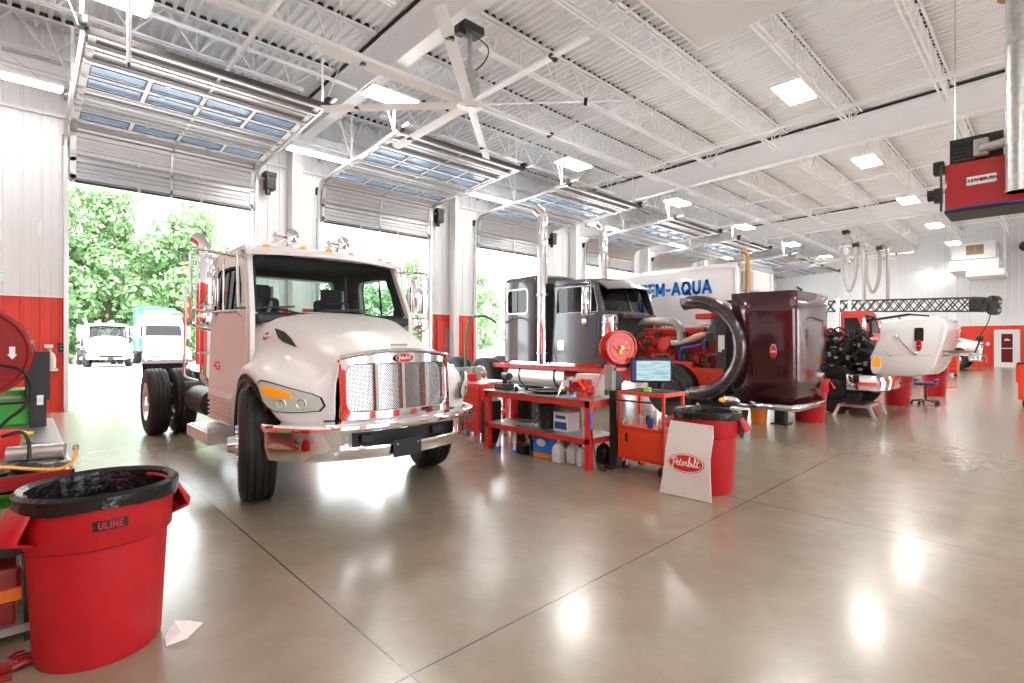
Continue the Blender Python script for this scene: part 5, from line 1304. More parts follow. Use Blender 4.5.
# ---- white one parked by the end wall and one out in the yard, same make as the near one
dup(T,(36.6,3.55,0),label='cream white truck parked by the far end wall')
dup(T,(3.75,38.6,0),label='white truck standing outside in the bright yard beside the teal truck')
T5 = thing('truck','teal and white high-roof truck standing outside beyond the nearest door','truck',(6.35,38,0))
truck_body(T5,6.5,37.0,'white_gloss',sleeper=1.3,hoodlen=1.6,cablen=1.3,zroof=2.65,w=2.3)
g = B(); rbox(g,5.33,7.67,41.25,41.9,.95,3.75,.2); g.build('rear_fairing','teal',T5,smooth=True)
for lo,hi in (((5.34,38.75,1.0),(5.36,39.7,1.75)),((5.6,36.95,1.05),(5.9,36.99,1.15)),((7.05,39.6,2.9),(7.62,40.2,3.4)),((5.38,39.6,2.9),(5.6,40.2,3.5))): g = B(); g.b2(lo,hi); g.build('teal_panel','teal',T5)
# ---- crane boom
CB = thing('crane_boom','black lattice crane boom reaching across in front of the far white wall','crane',(29,5,0))
a=Vector((31.5,9.4,3.42)); b=Vector((27.75,2.2,2.98)); d=(b-a).normalized(); sd_=Vector((0,0,1)).cross(d).normalized()*.22; up=Vector((0,0,.27))
g = B(); L=(b-a).length; n=18
for s in (-1,1):
    for u in (0,1):
        g.bar(a+sd_*s+up*(u*2-1),b+sd_*s+up*(u*2-1),.055)
for i in range(n):
    p=a+d*(L*i/n); q=a+d*(L*(i+1)/n); m=(p+q)/2
    for s in (-1,1):
        g.bar(p+sd_*s-up,q+sd_*s+up,.035); g.bar(p+sd_*s+up,q+sd_*s-up,.03)
    g.bar(p+sd_-up,q-sd_-up,.03); g.bar(p+sd_+up,q-sd_+up,.03)
g.build('lattice','black_satin',CB)
g = B(); 
for k,(o,r) in enumerate((((0,0,.05),.24),((-.05,-.2,-.1),.2),((-.15,-.5,.1),.22),((-.15,-.5,-.25),.2))):
    c=b+Vector(o); g.cyl(c-sd_*.5,c+sd_*.5,r,n=18)
g.bar(b+up-sd_,b+d*.6+up*.8-sd_,.08); g.bar(b-up+sd_,b+d*.6-up*.8+sd_,.08); g.bar(b+up+sd_,b+d*.6+up*.8+sd_,.08); g.b2(b+Vector((-.12,-.3,-.25)),b+Vector((.12,.25,.25)),bev=.04); g.build('boom_head','black_paint',CB)
g = B(); e=b+d*.55; g.tube([e,e+Vector((.05,.15,-.7)),e+Vector((.15,.4,-1.25))],.02,6); g.sphere(e+Vector((.15,.4,-1.32)),.13,12,8); g.tube([e+Vector((.15,.4,-1.4)),e+Vector((.2,.55,-1.9))],.03,6); g.build('hoist_cable','black_satin',CB)
g = B(); g.b2(b+Vector((-.2,-.1,-.12))+d*-2.6,b+Vector((.2,.1,.1))+d*-2.4); g.bm.free()
g = B(); g.cyl((31.7,9.7,1.0),(31.6,9.6,3.6),.3,.22,n=16); g.b2((30.9,9.1,.0),(32.5,10.6,1.0),bev=.1); g.build('boom_base','black_satin',CB)
# ================================================================ SHOP FLOOR THINGS
def drum(x,y,lbl,rz=0,liner=True,h=.80,r0=.245,r1=.30,m='red_plastic',rim=None,grp='red round waste bins'):
    t = thing('waste_bin',lbl,'bin',(x,y,0),rz,group=grp,world=False)
    g = B(); g.lathe([(0,.0),(r0*.96,0),(r0,.02),(lerp(r0,r1,.75),h*.69),(r1+.005,h*.70),(r1+.010,h*.71),(r1+.018,h*.97),(r1+.03,h*.975),(r1+.03,h),(r1+.005,h),(r1-.005,h*.9),(r0-.02,.05),(0,.05)],n=48)
    bd=g.build('barrel',m,t,smooth=True)
    for s in (-1,1):
        g = B(); rows=[]
        for i in range(7):
            a=(i-3)/3*.42; ww=.10*(1-.25*abs(i-3)/3)
            ca,sa_=math.cos(a)*s,math.sin(a)
            rows.append([(ca*(r1-.01),sa_*r1,h*.985),(ca*(r1+ww*.6),sa_*(r1+ww*.4),h*.92),(ca*(r1+ww*1.25),sa_*(r1+ww*.5),h*.80),(ca*(r1+ww*1.2),sa_*(r1+ww*.5),h*.775),(ca*(r1+.0),sa_*r1,h*.74)])
        g.loft(rows,close=False,cap=False); g.build('handle',m,t,solid=.012,smooth=True)
    if liner:
        g = B(); n=96; R=[]; q=random.Random(int(x*100)+5)
        lob=[q.uniform(-1,1) for _ in range(n)]
        lob=[(lob[i]+lob[(i+1)%n])/2 for i in range(n)]
        for k in range(n):
            a=2*PI*k/n; w=lob[k]
            pr=[(r1+.036,h*(.925+.012*math.sin(3*a)+.006*w)),(r1+.040+.004*w,h*.94),(r1+.040,h*1.0),(r1+.022,h*1.02),(r1-.004+.004*w,h*1.0),(r1-.03+.012*w,h*.8),(r0-.02+.016*w,h*.3),(r0*.5,h*.12),(0.001,h*.1)]
            R.append([g._v((math.cos(a)*rr,math.sin(a)*rr,hh)) for rr,hh in pr])
        for k in range(n):
            A,Bq=R[k],R[(k+1)%n]
            for i in range(8): g._f([A[i],Bq[i],Bq[i+1],A[i+1]])
        g.build('bin_liner','liner',t,smooth=True)
    return t,bd
t,bd = drum(.285,3.27,'big red round waste bin with black liner and ULINE label',rz=0,r0=.25,r1=.287,h=.795)
for o in t.children:
    if o.name.startswith('handle'): o.rotation_euler=(0,0,math.radians(14))
# ULINE label wrapped on the bin
def onbin(r,a0): return lambda u,v:(math.cos(a0+u/r)*r,math.sin(a0+u/r)*r,v)
a0=math.radians(-90+2); f=onbin(.3075,a0)
g = B(); g.plate(dens(rrect(-.065,.645,.065,.69,.004),.015),[],f,(0,0,0.0005),ml=.02); 
lb=g.build('label_patch','black_satin',t)
cu=None
g=B(); blockletters(g,'ULINE',lambda u,v:onbin(.3095,a0)(u,v+.6675),(math.cos(a0),math.sin(a0),0),.026,.0062,.003,gap=.30); g.build('label_lettering','red_plastic',lb)
# crumpled paper
g = B(); px_,py_=.545,3.03
P=[(0,0,0),(.10,.01,.0),(.19,.05,.035),(.13,.10,.05),(.06,.12,.065),(.01,.10,.01),(.08,.055,.02)]
vs=[g._v((px_-.03+a*.9,py_-.02+b*.9,c+.002)) for a,b,c in P]
for f_ in ((0,1,6),(1,2,6),(2,3,6),(3,4,6),(4,5,6),(5,0,6)): g._f([vs[i] for i in f_])
pp=g.build('paper_sheet','paper',None,W=(px_,py_,0),solid=.002); tag(pp,'folded white paper lying on the floor beside the big red bin','paper')
# second bin with the board
drum(5.05,2.45,'red round waste bin with black liner behind the leaning white board',rz=-1.12,r0=.25,r1=.29)
t=thing('sign_board','white board with a red oval truck maker logo leaning on a red bin','sign',(4.62,2.42,0))
def bm_(u,v,off=0):
    # board leans from its foot towards the bin
    p=Vector((4.60,2.72,0.005)); q=Vector((4.63,2.20,0.005)); k=(u+.27)/.54; bs=p.lerp(q,k)+Vector((.02*math.sin(v*5),0,0))*0
    n=Vector((-1,0,.1)).normalized()
    cv=.035*math.sin(PI*v/.72)
    return bs+Vector((.0+v*.16-cv,v*.02,v*.98))+n*off
oo=[(-.27,0),(.27,0),(.262,.2),(.25,.4),(.262,.6),(.245,.71),(-.20,.72),(-.215,.5),(-.22,.3),(-.24,.15)]
g=B(); g.plate(dens(oo,.05),[],lambda u,v:bm_(u,v),(.008,0,0)); bo=g.build('board_panel','board',t)
g=B(); g.plate(oval(.01,.33,.19,.092,40),[],lambda u,v:bm_(u,v,.002),(-.002,0,0)); em=g.build('logo_border','red_paint',bo)
g=B(); g.plate(oval(.01,.33,.182,.086,40),[],lambda u,v:bm_(u,v,.0045),(-.001,0,0)); g.build('logo_outline','white_paint',em)
g=B(); g.plate(oval(.01,.33,.172,.078,40),[],lambda u,v:bm_(u,v,.0065),(-.001,0,0)); g.build('logo_field','red_paint',em)
g=B(); script(g,lambda u,v:bm_(u+.01,v+.33,.0095),.29,.0042); g.build('script_lettering','white_paint',em)
g=B(); g.plate(oval(0,.04,.006,.006,8),[],lambda u,v:bm_(u,v,.002),(-.001,0,0)); g.plate(oval(.22,.69,.006,.006,8),[],lambda u,v:bm_(u,v,.002),(-.001,0,0)); g.build('screw_hole','black_satin',bo)
# bins farther back
drum(10.82,3.22,'red round bin standing under the nose of the dark tilted hood',rz=-1.1,liner=False)
drum(15.1,2.62,'red round bin under the tipped white hood',rz=0,liner=False)
drum(18.4,2.35,'red round bin farther back behind the blue stool',rz=0,liner=False)
# ---- workbenches
def bench(x0,y0,x1,y1,h,lbl,shelf=.36,top='steel_top',m='red_paint',leg=.075):
    t=thing('workbench',lbl,'workbench',((x0+x1)/2,(y0+y1)/2,0),group=None)
    g=B(); g.b2((x0-.02,y0-.02,h-.012),(x1+.02,y1+.02,h)); g.build('bench_top',top,t)
    g=B()
    g.plate([(x0,y0),(x1,y0),(x1,y1),(x0,y1)],[[(x0+.03,y0+.03),(x1-.03,y0+.03),(x1-.03,y1-.03),(x0+.03,y1-.03)]],lambda a,b:(a,b,h-.09),(0,0,.077)); g.build('top_rail',m,t)
    for x in (x0+leg/2,x1-leg/2):
        for y in (y0+leg/2,y1-leg/2):
            g=B(); g.b2((x-leg/2,y-leg/2,0),(x+leg/2,y+leg/2,h-.01),bev=.004); g.b2((x-leg/2-.01,y-leg/2-.01,0),(x+leg/2+.01,y+leg/2+.01,.008)); g.build('leg',m,t)
    if shelf:
        g=B(); g.plate([(x0,y0),(x1,y0),(x1,y1),(x0,y1)],[[(x0+.03,y0+.03),(x1-.03,y0+.03),(x1-.03,y1-.03),(x0+.03,y1-.03)]],lambda a,b:(a,b,shelf-.06),(0,0,.06)); g.build('shelf_rail',m,t)
        g=B(); g.b2((x0+.0,y0+.0,shelf),(x1-.0,y1-.0,shelf+.006)); g.build('shelf','steel_top',t)
    return t
BZ=.82
bench(4.76,3.72,5.34,5.58,BZ,'red steel workbench with grey top and lower shelf in front of the dark grey truck',.36)
bench(5.25,6.35,5.95,8.1,.84,'second red workbench, half hidden behind the white truck bumper',.36)
# vise with rag
t=thing('bench_vise','red bench vise with an orange-red rag over it, on the workbench corner','vise',(4.98,3.98,BZ))
g=B(); g.lathe([(.09,0),(.09,.02),(.06,.03),(.055,.07)],(4.98,3.98,BZ),n=20); g.b2((4.92,3.86,BZ+.06),(5.04,4.12,BZ+.14),bev=.015); g.b2((4.91,3.90,BZ+.12),(5.05,3.97,BZ+.22),bev=.012); g.build('vise_body','red_paint',t)
g=B(); g.b2((4.91,4.03,BZ+.10),(5.05,4.10,BZ+.21),bev=.012); g.b2((4.94,4.08,BZ+.07),(5.02,4.26,BZ+.12),bev=.012); g.build('sliding_jaw','red_paint',t)
g=B(); g.cyl((4.98,4.24,BZ+.09),(4.98,4.36,BZ+.09),.015,n=10); g.bar((4.90,4.34,BZ-.04),(5.02,4.34,BZ+.16),.016); g.build('handle_bar','brushed',t)
g=B(); rows=[]; q=random.Random(2)
for i in range(9):
    u=-.11+.22*i/8; rows.append([(4.98+u,4.02+v,BZ+.235-.9*u*u*4-1.1*v*v*4+.008*q.uniform(-1,1)-max(0,abs(v)-.07)*.6) for v in [-.13+.26*j/8 for j in range(9)]])
g.loft(rows,close=False,cap=False); rg=g.build('shop_rag','orange_red',None,W=(4.98,4.02,BZ),smooth=True,solid=.004,sub=1); tag(rg,'crumpled orange-red shop rag draped over the bench vise','rag')
# black drain tray on the bench, power tool
t=thing('drain_tray','flat black tray lying on the middle of the workbench','tray',(5.1,4.55,BZ))
g=B(); g.lathe([(0,.004),(.20,.004),(.24,.03),(.27,.032),(.27,.038),(.235,.038),(.20,.012),(0,.012)],(5.08,4.66,BZ),n=32); g.build('tray_dish','black_plastic',t,smooth=True)
t=thing('cordless_tool','black cordless impact tool lying at the far end of the workbench','power tool',(4.95,5.35,BZ))
g=B(); g.cyl((4.88,5.2,BZ+.20),(5.02,5.45,BZ+.20),.05,n=14); g.cyl((4.86,5.16,BZ+.20),(4.88,5.2,BZ+.20),.02,n=8); g.build('tool_body','black_plastic',t)
g=B(); g.bar((4.98,5.38,BZ+.18),(4.96,5.4,BZ+.06),.045); g.build('grip','rubber',t)
g=B(); g.b2((4.86,5.28,BZ+.0),(5.06,5.5,BZ+.09),bev=.015); lab(g.build('battery','black_satin',t),'black battery foot'); g=B(); g.b2((4.85,5.3,BZ+.045),(4.862,5.44,BZ+.06)); g.build('red_stripe','red_paint',t)
for k,(x,y,s,lb) in enumerate(((4.9,5.08,.05,'small blue-black socket near the tool'),(5.12,5.1,.045,'small dark fitting behind the socket'))):
    o=thing('socket',lb+' on the workbench','tool',(x,y,BZ),group='loose sockets on the workbench'); g=B(); g.cyl((x,y,BZ),(x,y,BZ+.045),s*.6,n=12); g.cyl((x,y,BZ+.045),(x,y,BZ+.07),s*.4,n=12); g.build('socket_body','black_paint',o)
# DEF box on bench
t=thing('fluid_box','white carton with grey DEF letters at the back of the workbench','box',(5.25,4.02,BZ))
g=B(); g.b2((5.12,3.92,BZ),(5.32,4.22,BZ+.27),bev=.004); g.build('carton','paper',t)
text('carton_lettering','DEF',.10,'cast_grey',t,(5.117,4.07,BZ+.17),(0,-1,0),(0,0,1),bold=.003)
g=B(); g.b2((5.116,3.94,BZ+.02),(5.12,4.2,BZ+.10)); g.build('grey_panel','cast_grey',t)
for k,(y,m) in enumerate(((4.40,'blue_plastic'),(4.5,'white_plastic'))):
    o=thing('spray_can',['blue spray can behind the vise','white spray can behind the vise, beside the blue one'][k],'can',(5.25,y,BZ),group='spray cans on the workbench')
    g=B(); g.cyl((5.25,y,BZ),(5.25,y,BZ+.17),.032,n=16); g.build('can_body',m,o,smooth=True); g=B(); g.cyl((5.25,y,BZ+.17),(5.25,y,BZ+.21),.02,n=12); g.build('cap','red_paint' if k else 'white_plastic',o)
# bucket on shelf, carton on shelf
SZ=.367
t=thing('bucket','black plastic bucket on the lower shelf of the workbench','bucket',(5.02,4.62,SZ))
g=B(); g.lathe([(0,0),(.11,0),(.14,.27),(.15,.27),(.15,.30),(.135,.30),(.105,.01),(0,.01)],(5.02,4.62,SZ),n=28); g.build('bucket_body','black_plastic',t,smooth=True)
g=B(); g.tube([(5.02+.15*math.cos(a)*-.6,4.62+.15*math.cos(a)*.8,SZ+.26-.12*math.sin(a)) for a in [PI*i/12 for i in range(13)]],.005,6); g.build('bail_handle','brushed',t)
t=thing('carton','white and blue printed carton on the lower shelf beside the bucket','box',(5.0,4.2,SZ))
g=B(); g.b2((4.92,4.18,SZ),(5.15,4.42,SZ+.24),bev=.003); cb=g.build('carton_body','paper',t); g=B(); g.b2((4.917,4.2,SZ+.03),(4.92,4.4,SZ+.12)); g.b2((4.917,4.22,SZ+.16),(4.92,4.38,SZ+.2)); g.build('print_panel','blue_plastic',cb)
# under the bench
t=thing('oil_carton','blue and orange carton on the floor under the workbench','box',(4.95,4.5,0))
g=B(); g.b2((4.88,4.42,0),(5.12,4.74,.30),bev=.003); cb=g.build('carton_body','blue_tape',t); g=B(); g.b2((4.876,4.42,0.002),(4.88,4.74,.06)); g.build('orange_band','orange',cb); g=B(); g.plate(oval(4.6,.19,.08,.05),[],lambda a,b:(4.876,a,b),(.004,0,0)); g.build('white_print','paper',cb)
def jug(x,y,lbl,m='clear_plastic',h=.27,w=.13,cap='white_plastic'):
    t=thing('jug',lbl,'jug',(x,y,0),group='jugs under the workbench')
    g=B(); R=[]
    for z,k in ((0,.92),(.01,1),(h*.6,1),(h*.72,.85),(h*.86,.42),(h*.9,.25),(h*.95,.25)):
        R.append([(x+a*w/2*k,y+b*w/2*k,z) for a,b in rrect(-1,-1,1,1,.35,3)])
    g.loft(R); g.build('jug_body',m,t,smooth=True)
    g=B(); g.cyl((x,y,h*.94),(x,y,h*1.02),.02,n=12); g.build('cap',cap,t)
    g=B(); g.tube(smoothpath([(x-.01,y-.02,h*.9),(x-.03,y-.06,h*.82),(x-.01,y-.065,h*.6)],4),.012,6); g.build('handle',m,t)
jug(4.86,4.28,'white translucent jug standing next to the blue carton')
jug(4.95,4.12,'second translucent jug, with a dark printed label, under the bench',h=.28)
jug(4.90,3.96,'slim white bottle third from the blue carton under the bench',w=.08,h=.24,cap='black_paint')
jug(5.05,3.98,'grey bottle tucked behind the front right leg of the bench',m='cast_grey',w=.09,h=.26)
jug(5.22,3.86,'black oil jug with yellow cap under the right end of the bench',m='black_plastic',cap='yellow',w=.14)
t=thing('step_stool','small folding step stool with white legs and blue feet under the workbench','stool',(4.95,5.2,0))
g=B(); g.b2((4.84,5.02,.28),(5.05,5.34,.30),bev=.005); g.build('tread','brushed',t)
for k,(y,dy) in enumerate(((5.05,-.04),(5.31,.04))):
    for x,dx in ((4.85,-.06),(5.04,.06)):
        g=B(); g.bar((x,y,.28),(x+dx,y+dy,.03),.025,.035); lg=g.build('leg','white_paint',t); g=B(); g.bar((x+dx,y+dy,.045),(x+dx*1.1,y+dy*1.1,0.0),.035,.045); lab(g.build('foot','blue_tape',lg),'blue rubber foot')
t=thing('floor_broom','black dustpan and broom leaning under the middle of the workbench','broom',(4.95,4.85,0))
g=B(); g.bar((4.9,4.95,.06),(5.1,4.70,.78),.022); g.build('broom_handle','wood',t); g=B(); g.b2((4.82,4.86,.0),(5.0,5.0,.10),bev=.01); g.build('broom_head','black_plastic',t); g=B(); g.loft([[(4.85,4.78,0),(4.97,4.72,0),(5.02,4.84,0),(4.9,4.88,0)],[(4.9,4.8,.2),(4.94,4.78,.2),(4.96,4.82,.2),(4.92,4.84,.2)]]); g.build('dustpan','black_plastic',t)
t=thing('black_cabinet','black steel locker standing behind the far end of the workbench','cabinet',(5.75,5.7,0))
g=B(); g.b2((5.42,5.3,0),(5.75,5.72,.74),bev=.01); bc=g.build('cabinet_body','black_satin',t); g=B(); g.cyl((5.40,5.4,.42),(5.42,5.4,.42),.03,n=12); g.build('knob','black_paint',bc); g=B(); g.b2((5.416,5.5,.10),(5.42,5.62,.2)); g.build('white_sticker','paper',bc)
t=thing('cloth_bundle','brown cardboard sheet propped behind the workbench shelf','cardboard',(5.45,4.7,0))
g=B(); g.plate([(4.35,.02),(5.15,.02),(5.12,.78),(4.4,.72)],[],lambda a,b:(5.42+b*.04,a,b),(.012,0,0)); g.build('sheet','cardboard',t)
# ---- hose reel on a black post
def reel(loc,rz,lbl,R=.17,post=None,m='red_paint',arrow=False,flip=1):
    # axis local -y faces the viewer
    t=thing('hose_reel',lbl,'hose reel',loc,rz,world=False)
    g=B(); g.lathe([(0,-.02),(R*.44,-.02),(R*.46,-.05),(R*.50,-.05),(R*.52,.0),(R*.66,.004),(R*.68,.016),(R*.76,.016),(R*.78,.0),(R*.92,.0),(R*.94,.02),(R,.02),(R,.03),(R*.94,.03),(R*.9,.01),(0,.01)],(0,-.07,0),(0,-1,0),n=48); fl_=g.build('front_flange',m,t,smooth=True,angle=50)
    g=B(); g.lathe([(0,0),(R*.97,-.0),(R,.012),(R,.018),(R*.9,.012),(0,.012)],(0,.07,0),(0,1,0),n=48); g.build('back_flange',m,t,smooth=True)
    g=B(); g.cyl((0,-.07,0),(0,.07,0),R*.45,n=28); 
    for k in range(7): g.lathe([(R*.62+.02*math.cos(a),.02*math.sin(a)) for a in [2*PI*i/8 for i in range(9)]],(0,-.055+k*.018,0),(0,-1,0),n=36)
    g.build('wound_hose','copper',t,smooth=True)
    g=B(); g.cyl((0,-.09,0),(0,-.11,0),R*.12,n=14); g.cyl((R*.3,-.075,R*.3),(R*.3,-.095,R*.3),.012,n=8); g.build('hub_bolt','white_paint' if not arrow else 'red_dark',fl_)
    if arrow:
        g=B(); g.plate([(-.012,.05),(.022,.05),(.022,-.01),(.034,-.01),(.006,-.05),(-.024,-.01),(-.012,-.01)],[],lambda a,b:(R*.66+a,-.085,b+.0),(0,-.002,0)); g.build('arrow_sticker','white_paint',fl_)
    else:
        g=B(); g.tube(smoothpath([(-.10,-.09,.02),(-.04,-.10,-.03),(.04,-.10,-.01),(.10,-.09,-.03)],5),.008,6); g.box((-.02,-.1,-.05),(.05,.01,.04)); lab(g.build('yellow_tag','yellow',fl_),'yellow tag and cord')
    g=B(); g.b2((-.03,.09,-.06-R),(.03,.13,.06)); g.b2((-.07,-.08,-R-.075),(.07,.13,-R-.04)); g.b2((-.03,-.1,-.02),(.03,.13,.02)); g.build('bracket','black_paint' if arrow else m,t)
    return t
reel((5.15,3.60,1.43),-.42,'red hose reel with yellow tag on a black post above the cart',R=.20)
t=thing('reel_post','black steel post carrying the hose reel between workbench and cart','post',(5.15,3.65,0))
g=B(); g.b2((5.12,3.60,0),(5.24,3.70,1.19),bev=.004); g.build('post_tube','black_paint',t); g=B(); g.b2((5.02,3.58,0),(5.36,3.71,.015)); g.build('foot_plate','black_satin',t)
g=B(); g.b2((5.04,3.60,.92),(5.12,3.72,1.22),bev=.01); g.build('filter_housing','cast_grey',t)
t=thing('air_hose','red air hose with blue nozzle hanging down from the reel post','hose',(4.98,3.75,.4))
g=B(); g.tube(smoothpath([(5.0,3.62,1.25),(4.86,3.64,1.1),(4.80,3.66,.95),(4.74,3.68,.7)],6),.010,8); lab(g.build('upper_hose','red_paint',t),'red rubber hose'); g=B(); g.cyl((4.74,3.68,.70),(4.735,3.68,.50),.016,n=10); g.build('blue_grip','blue_tape',t); g=B(); g.tube(smoothpath([(4.735,3.68,.5),(4.76,3.66,.3),(4.80,3.62,.05),(4.86,3.55,.012)],6),.008,6); g.build('lower_hose','rubber',t)
# ---- red cart with computer
t=thing('tool_cart','orange-red two shelf cabinet cart on castors with a computer on top','cart',(5.33,3.27,0))
x0,x1,y0,y1=5.10,5.55,2.96,3.56
for x in (x0,x1-.03):
    for y in (y0,y1-.03):
        g=B(); g.b2((x,y,.13),(x+.03,y+.03,.90)); g.build('corner_post','orange_red',t)
g=B(); g.b2((x0-.005,y0-.005,.88),(x1+.005,y1+.005,.925),bev=.004); g.build('shelf','orange_red',t)
g=B(); g.b2((x0,y0,.50),(x1,y1,.52)); g.build('shelf','orange_red',t)
g=B(); g.b2((x0,y0,.13),(x1,y1,.15)); g.build('shelf','orange_red',t)
g=B(); g.b2((x0+.02,y0+.005,.15),(x1-.01,y1-.005,.50)); cbn=g.build('cabinet','orange_red',t)
g=B(); g.b2((x0+.002,y0+.035,.17),(x0+.018,y1-.035,.485),bev=.004); dr=g.build('door','orange_red',cbn); g=B(); g.b2((x0-.003,y1-.13,.34),(x0+.003,y1-.10,.44)); g.build('door_slot','black_satin',dr)
g=B(); g.b2((x0+.02,y0+.02,.926),(x1-.02,y1-.02,.93)); g.build('top_mat','rubber',t)
g=B(); g.bar((x0-.06,y0+.05,.82),(x0-.06,y1+.06,.82),.018); g.bar((x0-.06,y1+.06,.82),(x0+.02,y1,.82),.018); g.bar((x0-.06,y0+.05,.82),(x0+.02,y0+.02,.82),.018); g.build('push_handle','black_paint',t)
for x in (x0+.06,x1-.06):
    for y in (y0+.06,y1-.06):
        g=B(); g.cyl((x,y-.018,.05),(x,y+.018,.05),.05,n=18); cs=g.build('castor','rubber',t); g=B(); g.b2((x-.02,y-.026,.05),(x+.02,y-.02,.13)); g.b2((x-.02,y+.02,.05),(x+.02,y+.026,.13)); g.build('castor_fork','galv',cs)
r_=random.Random(4)
for k in range(7):
    x=r_.uniform(5.16,5.45); y=3.03+.075*k; 
    m=['galv','white_plastic','blue_plastic','brushed','black_plastic','galv','white_plastic'][k]; w_=['grey metal can','white plastic cup','blue plastic fitting','shiny steel cylinder','black bottle','short galvanised canister','squat white pot'][k]
    o=thing('canister',w_+' on the middle shelf of the computer cart','container',(x,y,.52),group='odds and ends on the cart shelf'); hh=r_.uniform(.08,.2); g=B(); g.lathe([(0,0),(.032,0),(.034,hh*.8),(.02,hh*.92),(.018,hh),(0,hh)],(x,y,.52),n=14); g.build('canister_body',m,o,smooth=True)
t=thing('computer_monitor','black computer monitor showing a pale blue screen on the red cart','monitor',(5.33,3.26,.93),math.atan2(-.62,-.78)+PI/2,world=False)
W_,H_=.47,.29
g=B(); g.box((0,0,.235),(W_,.03,H_),bev=.006); sc=g.build('screen_housing','black_plastic',t); g=B(); g.b2((-W_/2+.02,-.018,.235-H_/2+.025),(W_/2-.02,-.0155,.235+H_/2-.018)); g.build('screen_panel','screen',sc)
g=B(); g.b2((-W_/2+.02,-.0192,.235-H_/2+.025),(-W_/2+.065,-.018,.235+H_/2-.018)); g.b2((-W_/2+.02,-.0192,.235+H_/2-.035),(W_/2-.02,-.018,.235+H_/2-.018)); g.build('screen_sidebar','blue_plastic',sc)
g=B(); g.b2((-.03,.01,.0),(.03,.035,.2)); g.lathe([(0,0),(.1,0),(.1,.008),(.03,.016),(0,.016)],(0,.02,0),n=24); g.build('stand','black_paint',t)
o=thing('note_pad','small lime green sticky pad in front of the monitor','note',(5.2,3.2,.93)); g=B(); g.box((5.16,3.2,.955),(.05,.07,.05)); g.build('pad','green_note',o) if 'green_note' in M else g.build('pad','yellow',o)
# ---- things under and around the tilted hood
t=thing('bucket','small bright orange bucket on the floor under the tilted hood','bucket',(10.15,3.95,0))
g=B(); g.lathe([(0,0),(.13,0),(.155,.28),(.165,.28),(.165,.31),(.15,.31),(.12,.01),(0,.01)],(9.9,3.8,0),n=28); g.build('bucket_body','orange',t,smooth=True); g=B(); g.tube([(9.9+.16*math.cos(a),3.8,.28-.1*math.sin(a)) for a in [PI*i/10 for i in range(11)]],.005,6); g.build('bail_handle','galv',t)
t=thing('jack_stand','black square stand on the floor between orange bucket and red bin','stand',(10.05,3.4,0))
g=B(); g.b2((9.98,3.38,0),(10.16,3.56,.33),bev=.01); g.build('column','black_satin',t); g=B(); g.b2((9.93,3.33,0),(10.21,3.61,.02)); g.build('base_plate','black_paint',t)
t=thing('fender_mat','dark rubber mat hanging flat under the dark hood behind the white board','mat',(8.8,3.9,.3))
g=B(); g.loft([[(8.3,3.9,.20),(8.9,4.5,.28),(8.9,4.5,.30),(8.3,3.9,.22)],[(8.0,3.3,.02),(9.2,3.7,.28),(9.2,3.7,.30),(8.0,3.3,.04)]]); g.build('mat_sheet','rubber',t)
t=thing('floor_dolly','low steel creeper frame on the floor under the bare engine','creeper',(12.0,2.7,0))
g=B()
for y in (2.55,3.0): g.bar((11.95,y,.22),(12.9,y,.22),.04,.06)
for x in (12.0,12.85): g.bar((x,2.5,.22),(x,3.05,.22),.05,.05)
for x in (11.97,12.88):
    for y in (2.52,3.03): g.bar((x,y,.22),(x-.03,y-.1 if y<2.8 else y+.08,.0),.05)
g.build('frame','brushed',t); g=B(); g.b2((12.05,2.6,.24),(12.8,2.95,.27)); g.build('pad','black_satin',t)
t=thing('rolling_stool','blue padded rolling stool on a black five-star base','stool',(15.9,2.25,0))
g=B(); g.box((15.6,2.15,.50),(.42,.42,.07),bev=.03); g.box((15.6,1.96,.56),(.36,.05,.12),R=Matrix.Rotation(.4,3,'X'),bev=.02); g.build('seat','blue_cushion',t); g=B(); g.cyl((15.6,2.15,.12),(15.6,2.15,.47),.025,n=12); g.build('gas_column','black_paint',t); g=B()
for k in range(5):
    a=2*PI*k/5+.3; e=Vector((15.6+.27*math.cos(a),2.15+.27*math.sin(a),.08)); g.bar((15.6,2.15,.12),e,.04); g.cyl(e+Vector((-.02,0,-.045)),e+Vector((.02,0,-.045)),.035,n=10)
g.build('star_base','black_plastic',t)
t=thing('lift_column','tapered red lift post standing behind the tipped white hood','lift',(24.5,3.0,0))
g=B(); g.loft([[(22.0,2.55,0),(22.5,2.55,0),(22.5,3.1,0),(22.0,3.1,0)],[(22.1,2.6,.1),(22.4,2.6,.1),(22.4,2.9,.1),(22.1,2.9,.1)],[(22.15,2.68,1.6),(22.35,2.68,1.6),(22.35,3.0,1.6),(22.15,3.0,1.6)]]); g.b2((21.9,2.3,0),(22.6,3.2,.03)); g.build('column','red_paint',t)
t=thing('red_tool_chest','low orange-red tool cart beside the far white truck','tool chest',(28,3.0,0))
g=B(); g.b2((29.2,2.95,.12),(29.9,3.7,.95),bev=.02); ch=g.build('chest_body','orange_red',t)
for k in range(4): g=B(); g.b2((29.18,2.98,.18+k*.18),(29.2,3.67,.33+k*.18),bev=.004); g.build('drawer','red_paint',ch)
g=B(); g.box((29.5,3.3,1.0),(.4,.4,.1),bev=.02); g.build('top_tray','galv',t); g=B()
for x in (29.3,29.8):
    for y in (3.05,3.6): g.cyl((x,y-.03,.06),(x,y+.03,.06),.06,n=10)
g.build('castors','rubber',t)
t=thing('tool_cabinet','orange-red rolling tool cabinet standing alone across the open aisle','tool chest',(17.2,.45,0))
g=B(); g.b2((16.7,.0,.15),(17.3,.62,.98),bev=.02); g.b2((16.72,.62,.55),(17.28,.66,.98),bev=.005); ch=g.build('cabinet_body','orange_red',t)
